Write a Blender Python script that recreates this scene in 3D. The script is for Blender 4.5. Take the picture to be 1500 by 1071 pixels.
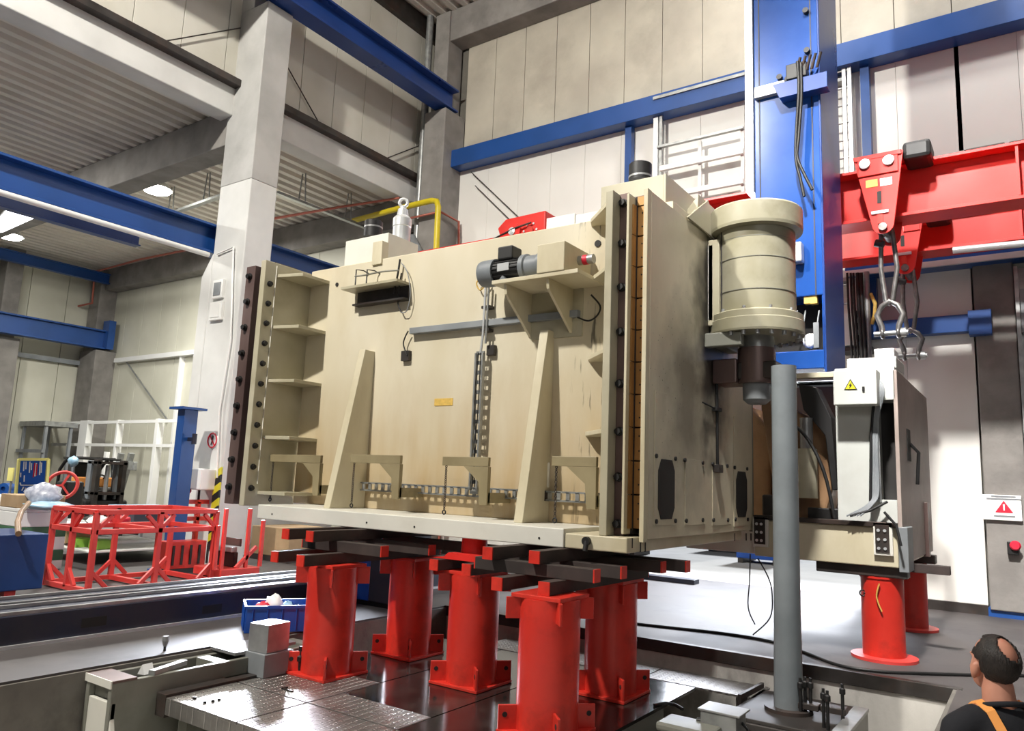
import bpy, math, random
from mathutils import Vector, Matrix
random.seed(7)
S = bpy.context.scene
for o in list(bpy.data.objects): bpy.data.objects.remove(o, do_unlink=True)
COL = S.collection
# ------------------------------------------------------------------ camera
YAW, PITCH, ROLL, FPX = -0.608109465, 0.152736105, 0.0407433717, 1103.71791
CAM = Vector((0, 0, 1.65))
fw = Vector((math.sin(YAW)*math.cos(PITCH), math.cos(YAW)*math.cos(PITCH), math.sin(PITCH)))
r0 = Vector((math.cos(YAW), -math.sin(YAW), 0)); u0 = r0.cross(fw)
rt = r0*math.cos(ROLL)+u0*math.sin(ROLL); up = -r0*math.sin(ROLL)+u0*math.cos(ROLL)
cd = bpy.data.cameras.new('camera'); cam = bpy.data.objects.new('camera', cd); COL.objects.link(cam)
cd.sensor_width = 36; cd.lens = FPX/1500*36; cd.clip_end = 200; cd.clip_start = 0.05
cam.matrix_world = Matrix(((rt.x, up.x, -fw.x, CAM.x), (rt.y, up.y, -fw.y, CAM.y), (rt.z, up.z, -fw.z, CAM.z), (0, 0, 0, 1)))
S.camera = cam
def at(px, py, x=None, y=None, z=None, d=None):
    """point of the real plane x=, y= or z= (or at forward distance d) seen at pixel px,py: a measuring aid"""
    v = fw+rt*((px-750)/FPX)-up*((py-535.5)/FPX)
    if d is not None: t = d
    elif x is not None: t = x/v.x
    elif y is not None: t = y/v.y
    else: t = (z-CAM.z)/v.z
    return CAM+v*t
# ------------------------------------------------------------------ world, lights, exposure
S.view_settings.view_transform = 'Standard'; S.view_settings.look = 'None'
S.view_settings.gamma = 1; S.view_settings.use_curve_mapping = False
S.view_settings.exposure = 0.0
w = bpy.data.worlds.new('sky'); S.world = w; w.use_nodes = True
bg = w.node_tree.nodes['Background']; bg.inputs[0].default_value = (0.93, 0.95, 1.0, 1); bg.inputs[1].default_value = 0.06
def area(name, loc, target, size, power, col=(1, 1, 1), sy=None):
    L = bpy.data.lights.new(name, 'AREA'); L.energy = power; L.color = col; L.size = size
    if sy: L.shape = 'RECTANGLE'; L.size_y = sy
    else: L.shape = 'DISK'
    o = bpy.data.objects.new(name, L); COL.objects.link(o); o.location = loc
    o.rotation_euler = (Vector(target)-Vector(loc)).to_track_quat('-Z', 'Y').to_euler()
    return o
area('hall_front_fill', (2.8, -2.5, 6.5), (-3.0, 7.0, 1.5), 3.0, 130, (1.0, 0.98, 0.95))
area('right_wall_fill', (1.2, 9.2, 12.5), (0.2, 13.4, 5.5), 1.0, 230, (1.0, 0.98, 0.95))  # added fill that brightens the right part of the back wall
sun = bpy.data.lights.new('sun', 'SUN'); sun.energy = 5.5; sun.angle = 0.14; sun.color = (0.9, 0.94, 1.0)
so = bpy.data.objects.new('sun', sun); COL.objects.link(so); so.location = (0, 40, 30)
so.rotation_euler = Vector((0.02, -1.0, -0.62)).to_track_quat('-Z', 'Y').to_euler()
area('hall_lamp_key', (-7.5, -2.2, 12.4), (-5.0, 7.5, 3.0), 0.5, 2350, (1.0, 0.96, 0.88))
area('back_wall_fill', (-3.0, 10.8, 12.6), (-2.5, 11.6, 2.0), 1.0, 260, (1.0, 0.98, 0.94))  # added fill without a fixture, for the back wall and machine top
area('hall_lamp_gate_side', (-1.2, 2.2, 12.4), (0.2, 10.0, 2.6), 0.7, 430, (1.0, 0.97, 0.93)).data.spread = math.radians(48)
area('bay_lamp_front', (-18.5, 4.0, 7.9), (-18.5, 5.5, 0.0), 1.2, 950, (1.0, 0.98, 0.92))
area('bay_lamp_back', (-18.5, 10.5, 7.9), (-18.5, 11.0, 0.0), 1.2, 650, (1.0, 0.98, 0.92))
area('deck_glare_light', at(390, 690, d=12.6), (-5.1, 4.2, -0.2), 1.2, 105, (0.82, 0.88, 1.0), 0.9).data.spread = math.radians(54)  # unseen light added behind the machine for the glare on the deck
area('gate_daylight', (-4.4, 14.6, 2.6), (-4.0, 9.0, 0.0), 3.6, 460, (0.85, 0.9, 1.0), 2.4)
# ------------------------------------------------------------------ materials
def srgb(c):
    if isinstance(c, str): c = [int(c[i:i+2], 16) for i in (0, 2, 4)]
    f = lambda v: v/12.92 if v <= 0.04045 else ((v+0.055)/1.055)**2.4
    return tuple(f(v/255) for v in c)+(1,)
def N(nt, t, **k):
    n = nt.nodes.new(t)
    for a, b in k.items(): setattr(n, a, b)
    return n
def pm(name, col, rough=0.5, metal=0.0, col2=None, var=0.25, scale=3.0, stain=None, samt=0.0, sscale=1.2, bump=0.0, bscale=40, stretch=(1, 1, 1), rvar=0.1):
    m = bpy.data.materials.new(name); m.use_nodes = True; nt = m.node_tree
    b = nt.nodes['Principled BSDF']; L = nt.links.new
    tc = N(nt, 'ShaderNodeTexCoord'); mp = N(nt, 'ShaderNodeMapping'); mp.inputs['Scale'].default_value = stretch
    L(tc.outputs['Object'], mp.inputs[0])
    n1 = N(nt, 'ShaderNodeTexNoise'); n1.inputs['Scale'].default_value = scale; n1.inputs['Detail'].default_value = 5
    L(mp.outputs[0], n1.inputs['Vector'])
    c1 = srgb(col); c2 = srgb(col2) if col2 else tuple(v*(1-var) for v in c1[:3])+(1,)
    r = N(nt, 'ShaderNodeValToRGB'); r.color_ramp.elements[0].position = 0.35; r.color_ramp.elements[1].position = 0.65
    r.color_ramp.elements[0].color = c2; r.color_ramp.elements[1].color = c1
    L(n1.outputs['Fac'], r.inputs[0]); out = r.outputs[0]
    if stain:
        n2 = N(nt, 'ShaderNodeTexNoise'); n2.inputs['Scale'].default_value = sscale; n2.inputs['Detail'].default_value = 8; n2.inputs['Roughness'].default_value = 0.65
        L(mp.outputs[0], n2.inputs['Vector'])
        r2 = N(nt, 'ShaderNodeValToRGB'); r2.color_ramp.elements[0].position = 0.5; r2.color_ramp.elements[1].position = 0.72
        r2.color_ramp.elements[1].color = (samt,)*3+(1,)
        r2.color_ramp.elements[0].color = (0, 0, 0, 1); L(n2.outputs['Fac'], r2.inputs[0])
        mx = N(nt, 'ShaderNodeMixRGB'); mx.inputs[2].default_value = srgb(stain); L(r2.outputs[0], mx.inputs[0]); L(out, mx.inputs[1]); out = mx.outputs[0]
    L(out, b.inputs['Base Color'])
    mr = N(nt, 'ShaderNodeMapRange'); mr.inputs[3].default_value = max(0.03, rough-rvar); mr.inputs[4].default_value = min(1, rough+rvar)
    L(n1.outputs['Fac'], mr.inputs[0]); L(mr.outputs[0], b.inputs['Roughness'])
    b.inputs['Metallic'].default_value = metal
    if bump:
        n3 = N(nt, 'ShaderNodeTexNoise'); n3.inputs['Scale'].default_value = bscale; n3.inputs['Detail'].default_value = 4
        L(mp.outputs[0], n3.inputs['Vector'])
        bp = N(nt, 'ShaderNodeBump'); bp.inputs['Strength'].default_value = bump; bp.inputs['Distance'].default_value = 0.01
        L(n3.outputs['Fac'], bp.inputs['Height']); L(bp.outputs[0], b.inputs['Normal'])
    return m
def emit(name, col, strength):
    m = bpy.data.materials.new(name); m.use_nodes = True; nt = m.node_tree
    b = nt.nodes['Principled BSDF']; b.inputs['Base Color'].default_value = srgb(col)
    b.inputs['Emission Color'].default_value = srgb(col); b.inputs['Emission Strength'].default_value = strength
    return m
M = {}
M['cream'] = pm('cream_paint', 'D0C8B0', 0.42, col2='C3B99C', scale=1.6, stain='8F7A4A', samt=0.35, sscale=1.1, stretch=(1, 1, 0.45))
M['creamgrey'] = pm('cream_grey_paint', 'B8B29C', 0.42, col2='A8A188', scale=1.6, stain='7A6A48', samt=0.3, sscale=1.4)
M['drivepaint'] = pm('oily_grey_green_paint', '9E9A88', 0.4, col2='8C876F', scale=1.8, stain='5F583F', samt=0.55, sscale=1.6)
M['navyblue'] = pm('container_blue_paint', '1D3F7A', 0.4, col2='19376B', scale=1.5)
M['pitleft'] = pm('stained_pit_concrete', '7A766F', 0.85, col2='66625C', scale=1.6, stain='3E3B37', samt=0.7, sscale=1.2, bump=0.2)
M['tubegrey'] = pm('tube_grey_paint', '757B7E', 0.42, col2='666C6F', scale=2, stain='50504E', samt=0.4)
M['tower'] = pm('tower_grey_white', 'CBCDC8', 0.42, col2='C0C2BC', scale=1.5, stain='9A958A', samt=0.25)
M['armolive'] = pm('olive_grey_bracket', '968A6B', 0.42, col2='85795C', scale=3)
M['offwhite'] = pm('off_white_paint', 'DEDCD2', 0.4, var=0.08, scale=2, stain='A39A80', samt=0.2)
M['white'] = pm('white_paint', 'EDEDEA', 0.45, var=0.06, scale=2)
M['panelw'] = pm('white_wall_sheet', 'E6E4DE', 0.42, var=0.06, scale=0.8, bump=0.06, bscale=30)
M['panelg'] = pm('greige_wall_panel', 'BDB6A6', 0.75, col2='ABA395', scale=0.9, stain='8C8478', samt=0.45, sscale=0.8, bump=0.1, bscale=25)
M['panelb'] = pm('bay_wall_panel', 'D2D0C0', 0.6, col2='C7C5B4', scale=0.8)
M['joint'] = pm('wall_core', '6F6B63', 0.9)
M['concrete'] = pm('concrete', '8F8B86', 0.85, col2='7C7874', scale=2.2, stain='5C5855', samt=0.5, sscale=1.3, bump=0.2, bscale=22)
M['concretel'] = pm('painted_concrete', 'D9D9D6', 0.75, col2='CCCCC9', scale=1.5, bump=0.12, bscale=25)
M['concreteg'] = pm('column_concrete', 'B9B8B5', 0.85, col2='A2A19E', scale=1.2, stain='7F7D7A', samt=0.4, sscale=0.8, bump=0.15, bscale=22)
M['concretew'] = pm('pit_concrete', 'C9C5BD', 0.8, col2='AFABA4', scale=2.4, stain='5E5954', samt=0.75, sscale=2.0, stretch=(1, 1, 0.5), bump=0.2)
M['floor'] = pm('hall_floor', '544F4E', 0.62, col2='433F3F', scale=0.9, stain='292626', samt=0.75, sscale=1.0, bump=0.06, bscale=8, rvar=0.14)
M['wet'] = pm('oily_steel_floor', '2E2A27', 0.14, metal=0.1, col2='201D1B', scale=1.6, stain='5C544C', samt=0.4, sscale=2.0, bump=0.05, bscale=12)
M['ground'] = pm('yard_ground', 'C9C8C4', 0.9, col2='B3B2AE', scale=0.7)
M['corr'] = pm('corrugated_sheet', 'DDD7CD', 0.5, metal=0.0, col2='CCC5BB', scale=0.7)
M['blue'] = pm('blue_paint', '1D4C92', 0.35, col2='194380', scale=1.2, stain='123066', samt=0.3)
M['bluedark'] = pm('dark_blue_paint', '1F4287', 0.3, col2='193A7A', scale=1.0)
M['ramblue'] = pm('ram_blue_paint', '23509F', 0.2, col2='1E4890', scale=0.8, stain='3A66B4', samt=0.35, rvar=0.08)
M['navy'] = pm('navy_paint', '23273A', 0.5, col2='1C1F2E', scale=1.5, stain='3B3638', samt=0.6)
M['red'] = pm('red_paint', 'DB3A2C', 0.36, col2='C82E24', scale=1.8, stain='611812', samt=0.55, sscale=2.2)
M['redpink'] = pm('red_rack_paint', 'E04A44', 0.4, col2='CF3A36', scale=2.5)
M['redcrane'] = pm('red_crane_paint', 'E0312A', 0.33, col2='D0281F', scale=1.2)
M['steel'] = pm('machined_steel', 'B0B0B0', 0.38, metal=0.55, col2='969696', scale=5)
M['darksteel'] = pm('dark_steel', '4A4644', 0.45, metal=0.5, col2='36322F', scale=3, stain='6B4B3B', samt=0.4)
M['brownbar'] = pm('browned_guide_steel', '77635E', 0.4, metal=0.4, col2='5F4C49', scale=2, stretch=(1, 1, 0.3))
M['bronze'] = pm('bronze_strip', 'C0935A', 0.4, metal=0.4, col2='A87C48', scale=3, stain='5A3A1C', samt=0.5, stretch=(1, 1, 0.4))
M['beamdark'] = pm('tarred_timber', '3A302D', 0.7, col2='2A2220', scale=4, stain='5C4A44', samt=0.5, stretch=(1, 1, 1))
M['black'] = pm('black_rubber', '1C1B1B', 0.5, var=0.3, scale=5)
M['hole'] = pm('dark_opening', '24211F', 0.7)
M['motorgrey'] = pm('motor_grey', '7C8186', 0.42, col2='6D7276', scale=4)
M['grey'] = pm('grey_paint', '8B8F92', 0.45, col2='7C8083', scale=3, stain='5B5B5A', samt=0.4)
M['bedgrey'] = pm('bed_grey_paint', '85857C', 0.42, col2='76766C', scale=2, stain='5F5D52', samt=0.5)
M['galv'] = pm('galvanised_steel', 'A9ABAA', 0.4, metal=0.6, col2='8F9190', scale=8)
M['alu'] = pm('aluminium', 'D9DBDC', 0.35, metal=0.5, var=0.1, scale=4)
M['shackle'] = pm('shackle_steel', '8A8784', 0.4, metal=0.7, col2='6F6C69', scale=12)
M['yellow'] = pm('yellow_pipe', 'D9C31E', 0.4, var=0.1)
M['copper'] = pm('copper_pipe', 'C07060', 0.4, metal=0.3, var=0.15)
M['stripey'] = pm('yellow_marking', 'D8CF2A', 0.5, var=0.1)
M['card'] = pm('cardboard', 'B59A78', 0.8, col2='A68A68')
M['green'] = pm('green_box', '8FC04A', 0.5, var=0.15)
M['dkgreen'] = pm('dark_green', '3E6B4A', 0.5, var=0.15)
M['crateblue'] = pm('blue_plastic', '1A4FA8', 0.3, col2='17479A')
M['wrap'] = pm('clear_wrap', 'C9CBD6', 0.25, col2='9FA3B4', scale=14)
M['bluewrap'] = pm('pale_blue_film', 'A9CBE0', 0.3, col2='8FB6D0', scale=9)
M['orange'] = pm('orange_cloth', 'F0A050', 0.7, var=0.1)
M['tshirt'] = pm('black_cloth', '1B1C22', 0.9, var=0.2, bump=0.15, bscale=60)
M['trouser'] = pm('navy_cloth', '26304A', 0.9, var=0.2)
M['skin'] = pm('skin', 'C98F78', 0.5, col2='BC7F68', scale=8)
M['hair'] = pm('dark_hair', '2A221E', 0.6, col2='17120F', scale=40, bump=0.6, bscale=160, stretch=(1, 1, 0.3))
M['sign'] = pm('sign_white', 'F1F0EE', 0.5, var=0.03)
M['signred'] = pm('sign_red', 'D0203A', 0.5, var=0.03)
M['signblue'] = pm('sign_blue', '1C5CC0', 0.4, var=0.05)
M['paleyellow'] = pm('pale_yellow', 'EDE48A', 0.5, var=0.05)
M['label'] = pm('tan_label', 'D9B45A', 0.6, var=0.2, scale=30)
M['brownoil'] = pm('oily_brown_casting', 'A88563', 0.35, col2='775A42', scale=2.4, stain='2C211A', samt=0.7)
M['lamp'] = emit('lamp_glow', 'FFFDF4', 45)
M['skyl'] = emit('skylight_glow', 'FAFCFF', 6)
# soot on the side sheet: the oil mist of the drive has blackened the paint round the coupling
def side_mat():
    m = pm('sooty_cream_paint', 'CBC2AA', 0.4, col2='B9AF95', scale=1.4, stain='6B5B48', samt=0.35, sscale=1.0)
    nt = m.node_tree; L = nt.links.new; b = nt.nodes['Principled BSDF']
    src = b.inputs['Base Color'].links[0].from_socket
    g = N(nt, 'ShaderNodeNewGeometry')
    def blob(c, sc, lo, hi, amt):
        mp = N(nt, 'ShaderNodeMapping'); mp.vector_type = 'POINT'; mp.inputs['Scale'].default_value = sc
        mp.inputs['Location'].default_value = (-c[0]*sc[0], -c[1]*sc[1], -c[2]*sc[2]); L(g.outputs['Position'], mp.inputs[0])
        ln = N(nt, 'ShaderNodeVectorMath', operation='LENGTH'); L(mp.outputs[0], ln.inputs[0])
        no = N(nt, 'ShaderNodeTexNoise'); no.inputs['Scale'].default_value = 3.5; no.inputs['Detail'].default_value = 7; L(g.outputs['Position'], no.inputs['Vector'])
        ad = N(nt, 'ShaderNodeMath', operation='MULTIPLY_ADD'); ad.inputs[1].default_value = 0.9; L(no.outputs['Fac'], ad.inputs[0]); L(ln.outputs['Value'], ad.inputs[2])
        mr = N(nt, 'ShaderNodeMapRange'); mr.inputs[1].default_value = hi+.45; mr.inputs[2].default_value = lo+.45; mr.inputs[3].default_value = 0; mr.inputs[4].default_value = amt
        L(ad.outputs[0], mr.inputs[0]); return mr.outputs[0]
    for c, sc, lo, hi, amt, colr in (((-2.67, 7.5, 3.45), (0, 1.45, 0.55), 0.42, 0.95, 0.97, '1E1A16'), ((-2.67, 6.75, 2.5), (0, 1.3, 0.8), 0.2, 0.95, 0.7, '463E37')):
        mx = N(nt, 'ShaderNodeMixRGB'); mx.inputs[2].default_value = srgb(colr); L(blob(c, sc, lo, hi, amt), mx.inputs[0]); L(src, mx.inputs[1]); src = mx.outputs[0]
    v = N(nt, 'ShaderNodeTexVoronoi'); v.inputs['Scale'].default_value = 16; L(g.outputs['Position'], v.inputs['Vector'])
    lt = N(nt, 'ShaderNodeMath', operation='LESS_THAN'); lt.inputs[1].default_value = 0.1; L(v.outputs['Distance'], lt.inputs[0])
    mu = N(nt, 'ShaderNodeMath', operation='MULTIPLY'); L(lt.outputs[0], mu.inputs[0]); L(blob((-2.67, 6.4, 2.6), (0, 0.9, 0.8), 0.2, 1.0, 0.8), mu.inputs[1])
    mx = N(nt, 'ShaderNodeMixRGB'); mx.inputs[2].default_value = srgb('2A241F'); L(mu.outputs[0], mx.inputs[0]); L(src, mx.inputs[1])
    L(mx.outputs[0], b.inputs['Base Color'])
    return m
M['side'] = side_mat()
def front_mat():
    m = pm('oil_stained_cream_paint', 'D3CBB6', 0.42, col2='C9BFA5', scale=1.3, stain='A58E62', samt=0.3, sscale=0.9, stretch=(1, 1, 0.4))
    nt = m.node_tree; L = nt.links.new; b = nt.nodes['Principled BSDF']; src = b.inputs['Base Color'].links[0].from_socket
    g = N(nt, 'ShaderNodeNewGeometry'); sp = N(nt, 'ShaderNodeSeparateXYZ'); L(g.outputs['Position'], sp.inputs[0])
    mp = N(nt, 'ShaderNodeMapping'); mp.inputs['Scale'].default_value = (3.2, 1, 0.5); L(g.outputs['Position'], mp.inputs[0])
    no = N(nt, 'ShaderNodeTexNoise'); no.inputs['Scale'].default_value = 1.6; no.inputs['Detail'].default_value = 6; L(mp.outputs[0], no.inputs['Vector'])
    mr = N(nt, 'ShaderNodeMapRange'); mr.inputs[1].default_value = 2.9; mr.inputs[2].default_value = 1.5; L(sp.outputs['Z'], mr.inputs[0])
    mu = N(nt, 'ShaderNodeMath', operation='MULTIPLY'); L(mr.outputs[0], mu.inputs[0]); L(no.outputs['Fac'], mu.inputs[1])
    mx = N(nt, 'ShaderNodeMixRGB'); mx.inputs[2].default_value = srgb('A8854A'); L(mu.outputs[0], mx.inputs[0]); L(src, mx.inputs[1])
    # thin black oil runs near the right hand end
    mp2 = N(nt, 'ShaderNodeMapping'); mp2.inputs['Scale'].default_value = (9, 1, 1.1); L(g.outputs['Position'], mp2.inputs[0])
    n2 = N(nt, 'ShaderNodeTexNoise'); n2.inputs['Scale'].default_value = 2.0; n2.inputs['Detail'].default_value = 6; L(mp2.outputs[0], n2.inputs['Vector'])
    gt = N(nt, 'ShaderNodeMapRange'); gt.inputs[1].default_value = 0.58; gt.inputs[2].default_value = 0.66; L(n2.outputs['Fac'], gt.inputs[0])
    xr = N(nt, 'ShaderNodeMapRange'); xr.inputs[1].default_value = -3.75; xr.inputs[2].default_value = -3.55; L(sp.outputs['X'], xr.inputs[0])
    m3 = N(nt, 'ShaderNodeMath', operation='MULTIPLY'); L(gt.outputs[0], m3.inputs[0]); L(xr.outputs[0], m3.inputs[1])
    m4 = N(nt, 'ShaderNodeMath', operation='MULTIPLY'); m4.inputs[1].default_value = 0.8; L(m3.outputs[0], m4.inputs[0])
    mx2 = N(nt, 'ShaderNodeMixRGB'); mx2.inputs[2].default_value = srgb('3A342C'); L(m4.outputs[0], mx2.inputs[0]); L(mx.outputs[0], mx2.inputs[1])
    L(mx2.outputs[0], b.inputs['Base Color']); return m
M['front'] = front_mat()
M['side2'] = pm('dusty_pink_grey_sheet', 'AE9F97', 0.5, col2='94867E', scale=1.3, stain='6B5C55', samt=0.5)
M['panell'] = pm('left_wall_panel', 'D4D1C6', 0.7, col2='C6C2B5', scale=0.9, bump=0.08, bscale=25)
def tread_mat():
    m = pm('tread_plate', 'B5B3B0', 0.36, metal=0.8, col2='97938F', scale=1.1, stain='5C544C', samt=0.5, sscale=1.3)
    nt = m.node_tree; L = nt.links.new; b = nt.nodes['Principled BSDF']
    g = N(nt, 'ShaderNodeNewGeometry'); hs = []
    for k, rz in enumerate((0.785, -0.785)):
        mp = N(nt, 'ShaderNodeMapping'); mp.inputs['Rotation'].default_value = (0, 0, rz); mp.inputs['Scale'].default_value = (9, 26, 0)
        mp.inputs['Location'].default_value = (0.5*k, 0.5*k, 0); L(g.outputs['Position'], mp.inputs[0])
        v = N(nt, 'ShaderNodeTexVoronoi'); v.inputs['Scale'].default_value = 1.0; v.inputs['Randomness'].default_value = 0; L(mp.outputs[0], v.inputs['Vector'])
        r = N(nt, 'ShaderNodeMapRange'); r.inputs[1].default_value = 0.42; r.inputs[2].default_value = 0.3; L(v.outputs['Distance'], r.inputs[0]); hs.append(r.outputs[0])
    mx = N(nt, 'ShaderNodeMath', operation='MAXIMUM'); L(hs[0], mx.inputs[0]); L(hs[1], mx.inputs[1])
    bp = N(nt, 'ShaderNodeBump'); bp.inputs['Strength'].default_value = 0.9; bp.inputs['Distance'].default_value = 0.012; L(mx.outputs[0], bp.inputs['Height']); L(bp.outputs[0], b.inputs['Normal'])
    return m
M['tread'] = tread_mat()
# ------------------------------------------------------------------ mesh builder
class MB:
    def __init__(s): s.v = []; s.f = []; s.sm = []
    def add(s, vs, fs, smooth=False):
        o = len(s.v); s.v += [Vector(p) for p in vs]
        for f in fs: s.f.append([i+o for i in f]); s.sm.append(smooth)
        return s
    def box(s, x0, x1, y0, y1, z0, z1):
        x0, x1 = min(x0, x1), max(x0, x1); y0, y1 = min(y0, y1), max(y0, y1); z0, z1 = min(z0, z1), max(z0, z1)
        return s.add([(x0, y0, z0), (x1, y0, z0), (x1, y1, z0), (x0, y1, z0), (x0, y0, z1), (x1, y0, z1), (x1, y1, z1), (x0, y1, z1)],
                     [(3, 2, 1, 0), (4, 5, 6, 7), (0, 1, 5, 4), (1, 2, 6, 5), (2, 3, 7, 6), (3, 0, 4, 7)])
    def obox(s, c, ax, ay, az):
        c = Vector(c); ax = Vector(ax); ay = Vector(ay); az = Vector(az)
        P = [c+a*ax+b*ay+d*az for d in (-1, 1) for a, b in ((-1, -1), (1, -1), (1, 1), (-1, 1))]
        return s.add(P, [(3, 2, 1, 0), (4, 5, 6, 7), (0, 1, 5, 4), (1, 2, 6, 5), (2, 3, 7, 6), (3, 0, 4, 7)])
    def bar(s, p0, p1, w, h, upv=(0, 0, 1)):
        p0 = Vector(p0); p1 = Vector(p1); d = p1-p0; a = d.normalized(); u = Vector(upv)
        if abs(a.dot(u)) > 0.97: u = Vector((0, 1, 0))
        sd = a.cross(u).normalized(); u = sd.cross(a)
        return s.obox((p0+p1)/2, d/2, sd*w/2, u*h/2)
    def cyl(s, p0, p1, r0, r1=None, n=16, caps=True):
        p0 = Vector(p0); p1 = Vector(p1); r1 = r0 if r1 is None else r1
        a = (p1-p0).normalized(); u = a.orthogonal().normalized(); w_ = a.cross(u)
        A = [p0+(u*math.cos(t)+w_*math.sin(t))*r0 for t in (2*math.pi*i/n for i in range(n))]
        B = [p1+(u*math.cos(t)+w_*math.sin(t))*r1 for t in (2*math.pi*i/n for i in range(n))]
        s.add(A+B, [(i, (i+1) % n, n+(i+1) % n, n+i) for i in range(n)], True)
        if caps: s.add(A, [tuple(reversed(range(n)))]); s.add(B, [tuple(range(n))])
        return s
    def tube(s, pts, r, n=8, closed=False):
        pts = [Vector(p) for p in pts]; k = len(pts); rings = []; u = None
        for i, p in enumerate(pts):
            if closed: t = pts[(i+1) % k]-pts[i-1]
            else: t = pts[min(i+1, k-1)]-pts[max(i-1, 0)]
            t.normalize()
            u = t.orthogonal().normalized() if u is None else (u-t*u.dot(t)).normalized()
            w_ = t.cross(u); rings.append([p+(u*math.cos(a)+w_*math.sin(a))*r for a in (2*math.pi*j/n for j in range(n))])
        fs = []
        for i in range(k if closed else k-1):
            j = (i+1) % k
            for q in range(n): fs.append((i*n+q, i*n+(q+1) % n, j*n+(q+1) % n, j*n+q))
        s.add([p for R in rings for p in R], fs, True)
        if not closed: s.add(rings[0], [tuple(reversed(range(n)))]); s.add(rings[-1], [tuple(range(n))])
        return s
    def torus(s, c, nrm, R, r, n=20, m=8, a0=0, a1=2*math.pi):
        c = Vector(c); nrm = Vector(nrm).normalized(); u = nrm.orthogonal().normalized(); w_ = nrm.cross(u)
        full = abs(a1-a0-2*math.pi) < 1e-3
        return s.tube([c+(u*math.cos(t)+w_*math.sin(t))*R for t in (a0+(a1-a0)*i/(n if full else n-1) for i in range(n))], r, m, full)
    def prism(s, poly, vec):
        poly = [Vector(p) for p in poly]; vec = Vector(vec); n = len(poly)
        nr = Vector((0, 0, 0))
        for i in range(n): nr += poly[i].cross(poly[(i+1) % n])
        if nr.dot(vec) > 0: poly.reverse()
        return s.add(poly+[p+vec for p in poly], [tuple(range(n)), tuple(reversed(range(n, 2*n)))]+[(i, n+i, n+(i+1) % n, (i+1) % n) for i in range(n)])
    def lathe(s, c, prof, n=24, axis=(0, 0, 1)):
        c = Vector(c); a = Vector(axis).normalized(); u = a.orthogonal().normalized(); w_ = a.cross(u)
        for (r0_, h0), (r1_, h1) in zip(prof, prof[1:]):
            A = [c+a*h0+(u*math.cos(t)+w_*math.sin(t))*r0_ for t in (2*math.pi*i/n for i in range(n))]
            B = [c+a*h1+(u*math.cos(t)+w_*math.sin(t))*r1_ for t in (2*math.pi*i/n for i in range(n))]
            s.add(A+B, [(i, (i+1) % n, n+(i+1) % n, n+i) for i in range(n)], True)
        for (r_, h_), rev in ((prof[0], True), (prof[-1], False)):
            if r_ > 1e-4:
                A = [c+a*h_+(u*math.cos(t)+w_*math.sin(t))*r_ for t in (2*math.pi*i/n for i in range(n))]
                s.add(A, [tuple(reversed(range(n))) if rev else tuple(range(n))])
        return s
    def ell(s, c, rx, ry, rz, n=12, m=8, jit=0):
        c = Vector(c); vs = []; fs = []
        for i in range(m+1):
            ph = math.pi*i/m
            for j in range(n):
                th = 2*math.pi*j/n; k = 1+random.uniform(-jit, jit)
                vs.append(c+Vector((rx*math.sin(ph)*math.cos(th)*k, ry*math.sin(ph)*math.sin(th)*k, rz*math.cos(ph)*k)))
        for i in range(m):
            for j in range(n): fs.append((i*n+j, (i+1)*n+j, (i+1)*n+(j+1) % n, i*n+(j+1) % n))
        return s.add(vs, fs, True)
    def build(s, name, mat, parent=None, bevel=0.0, org=None):
        if org is None:
            if parent is not None: org = ORG[parent.name]
            else:
                lo = [min(p[i] for p in s.v) for i in range(3)]; hi = [max(p[i] for p in s.v) for i in range(3)]
                org = Vector(((lo[0]+hi[0])/2, (lo[1]+hi[1])/2, lo[2]))
        org = Vector(org); me = bpy.data.meshes.new(name)
        me.from_pydata([tuple(p-org) for p in s.v], [], s.f); me.polygons.foreach_set('use_smooth', s.sm)
        me.materials.append(M[mat] if isinstance(mat, str) else mat); me.update()
        o = bpy.data.objects.new(name, me); COL.objects.link(o); ORG[o.name] = org
        if parent is not None: o.parent = parent; o.location = org-ORG[parent.name]
        else: o.location = org
        if bevel:
            b = o.modifiers.new('bevel', 'BEVEL'); b.width = bevel; b.segments = 2; b.limit_method = 'ANGLE'
        return o
ORG = {}
def smooth(pts, k=5):
    P = [Vector(p) for p in pts]; out = []
    for i in range(len(P)-1):
        a, b, c, d = P[max(i-1, 0)], P[i], P[i+1], P[min(i+2, len(P)-1)]
        for j in range(k):
            t = j/k; out.append(.5*((2*b)+(c-a)*t+(2*a-5*b+4*c-d)*t*t+(3*b-a-3*c+d)*t*t*t))
    return out+[P[-1]]
def tag(o, label=None, cat=None, group=None, kind=None):
    if label: o['label'] = label
    if cat: o['category'] = cat
    if group: o['group'] = group
    if kind: o['kind'] = kind
    return o
def thing(name, label, cat, loc, group=None):
    o = bpy.data.objects.new(name, None); COL.objects.link(o); o.location = loc; o.empty_display_size = 0.1
    ORG[o.name] = Vector(loc); return tag(o, label, cat, group)
def copy_tree(o, loc=None, parent=None, label=None):
    c = o.copy(); COL.objects.link(c); ORG[c.name] = Vector(loc) if loc is not None else ORG[parent.name]
    if parent is not None: c.parent = parent
    else: c.location = loc
    if label: c['label'] = label
    for ch in list(o.children): copy_tree(ch, parent=c)
    return c
def struct(o): o['kind'] = 'structure'; return o
def box1(name, mat, b, label, cat, group=None, bevel=0.0): return tag(MB().box(*b).build(name, mat, None, bevel), label, cat, group)
def ibeam_y(mb, x, y0, y1, z0, z1, w, tf=0.03, tw=0.02):
    mb.box(x-w/2, x+w/2, y0, y1, z0, z0+tf); mb.box(x-w/2, x+w/2, y0, y1, z1-tf, z1); mb.box(x-tw/2, x+tw/2, y0, y1, z0+tf, z1-tf); return mb
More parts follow.
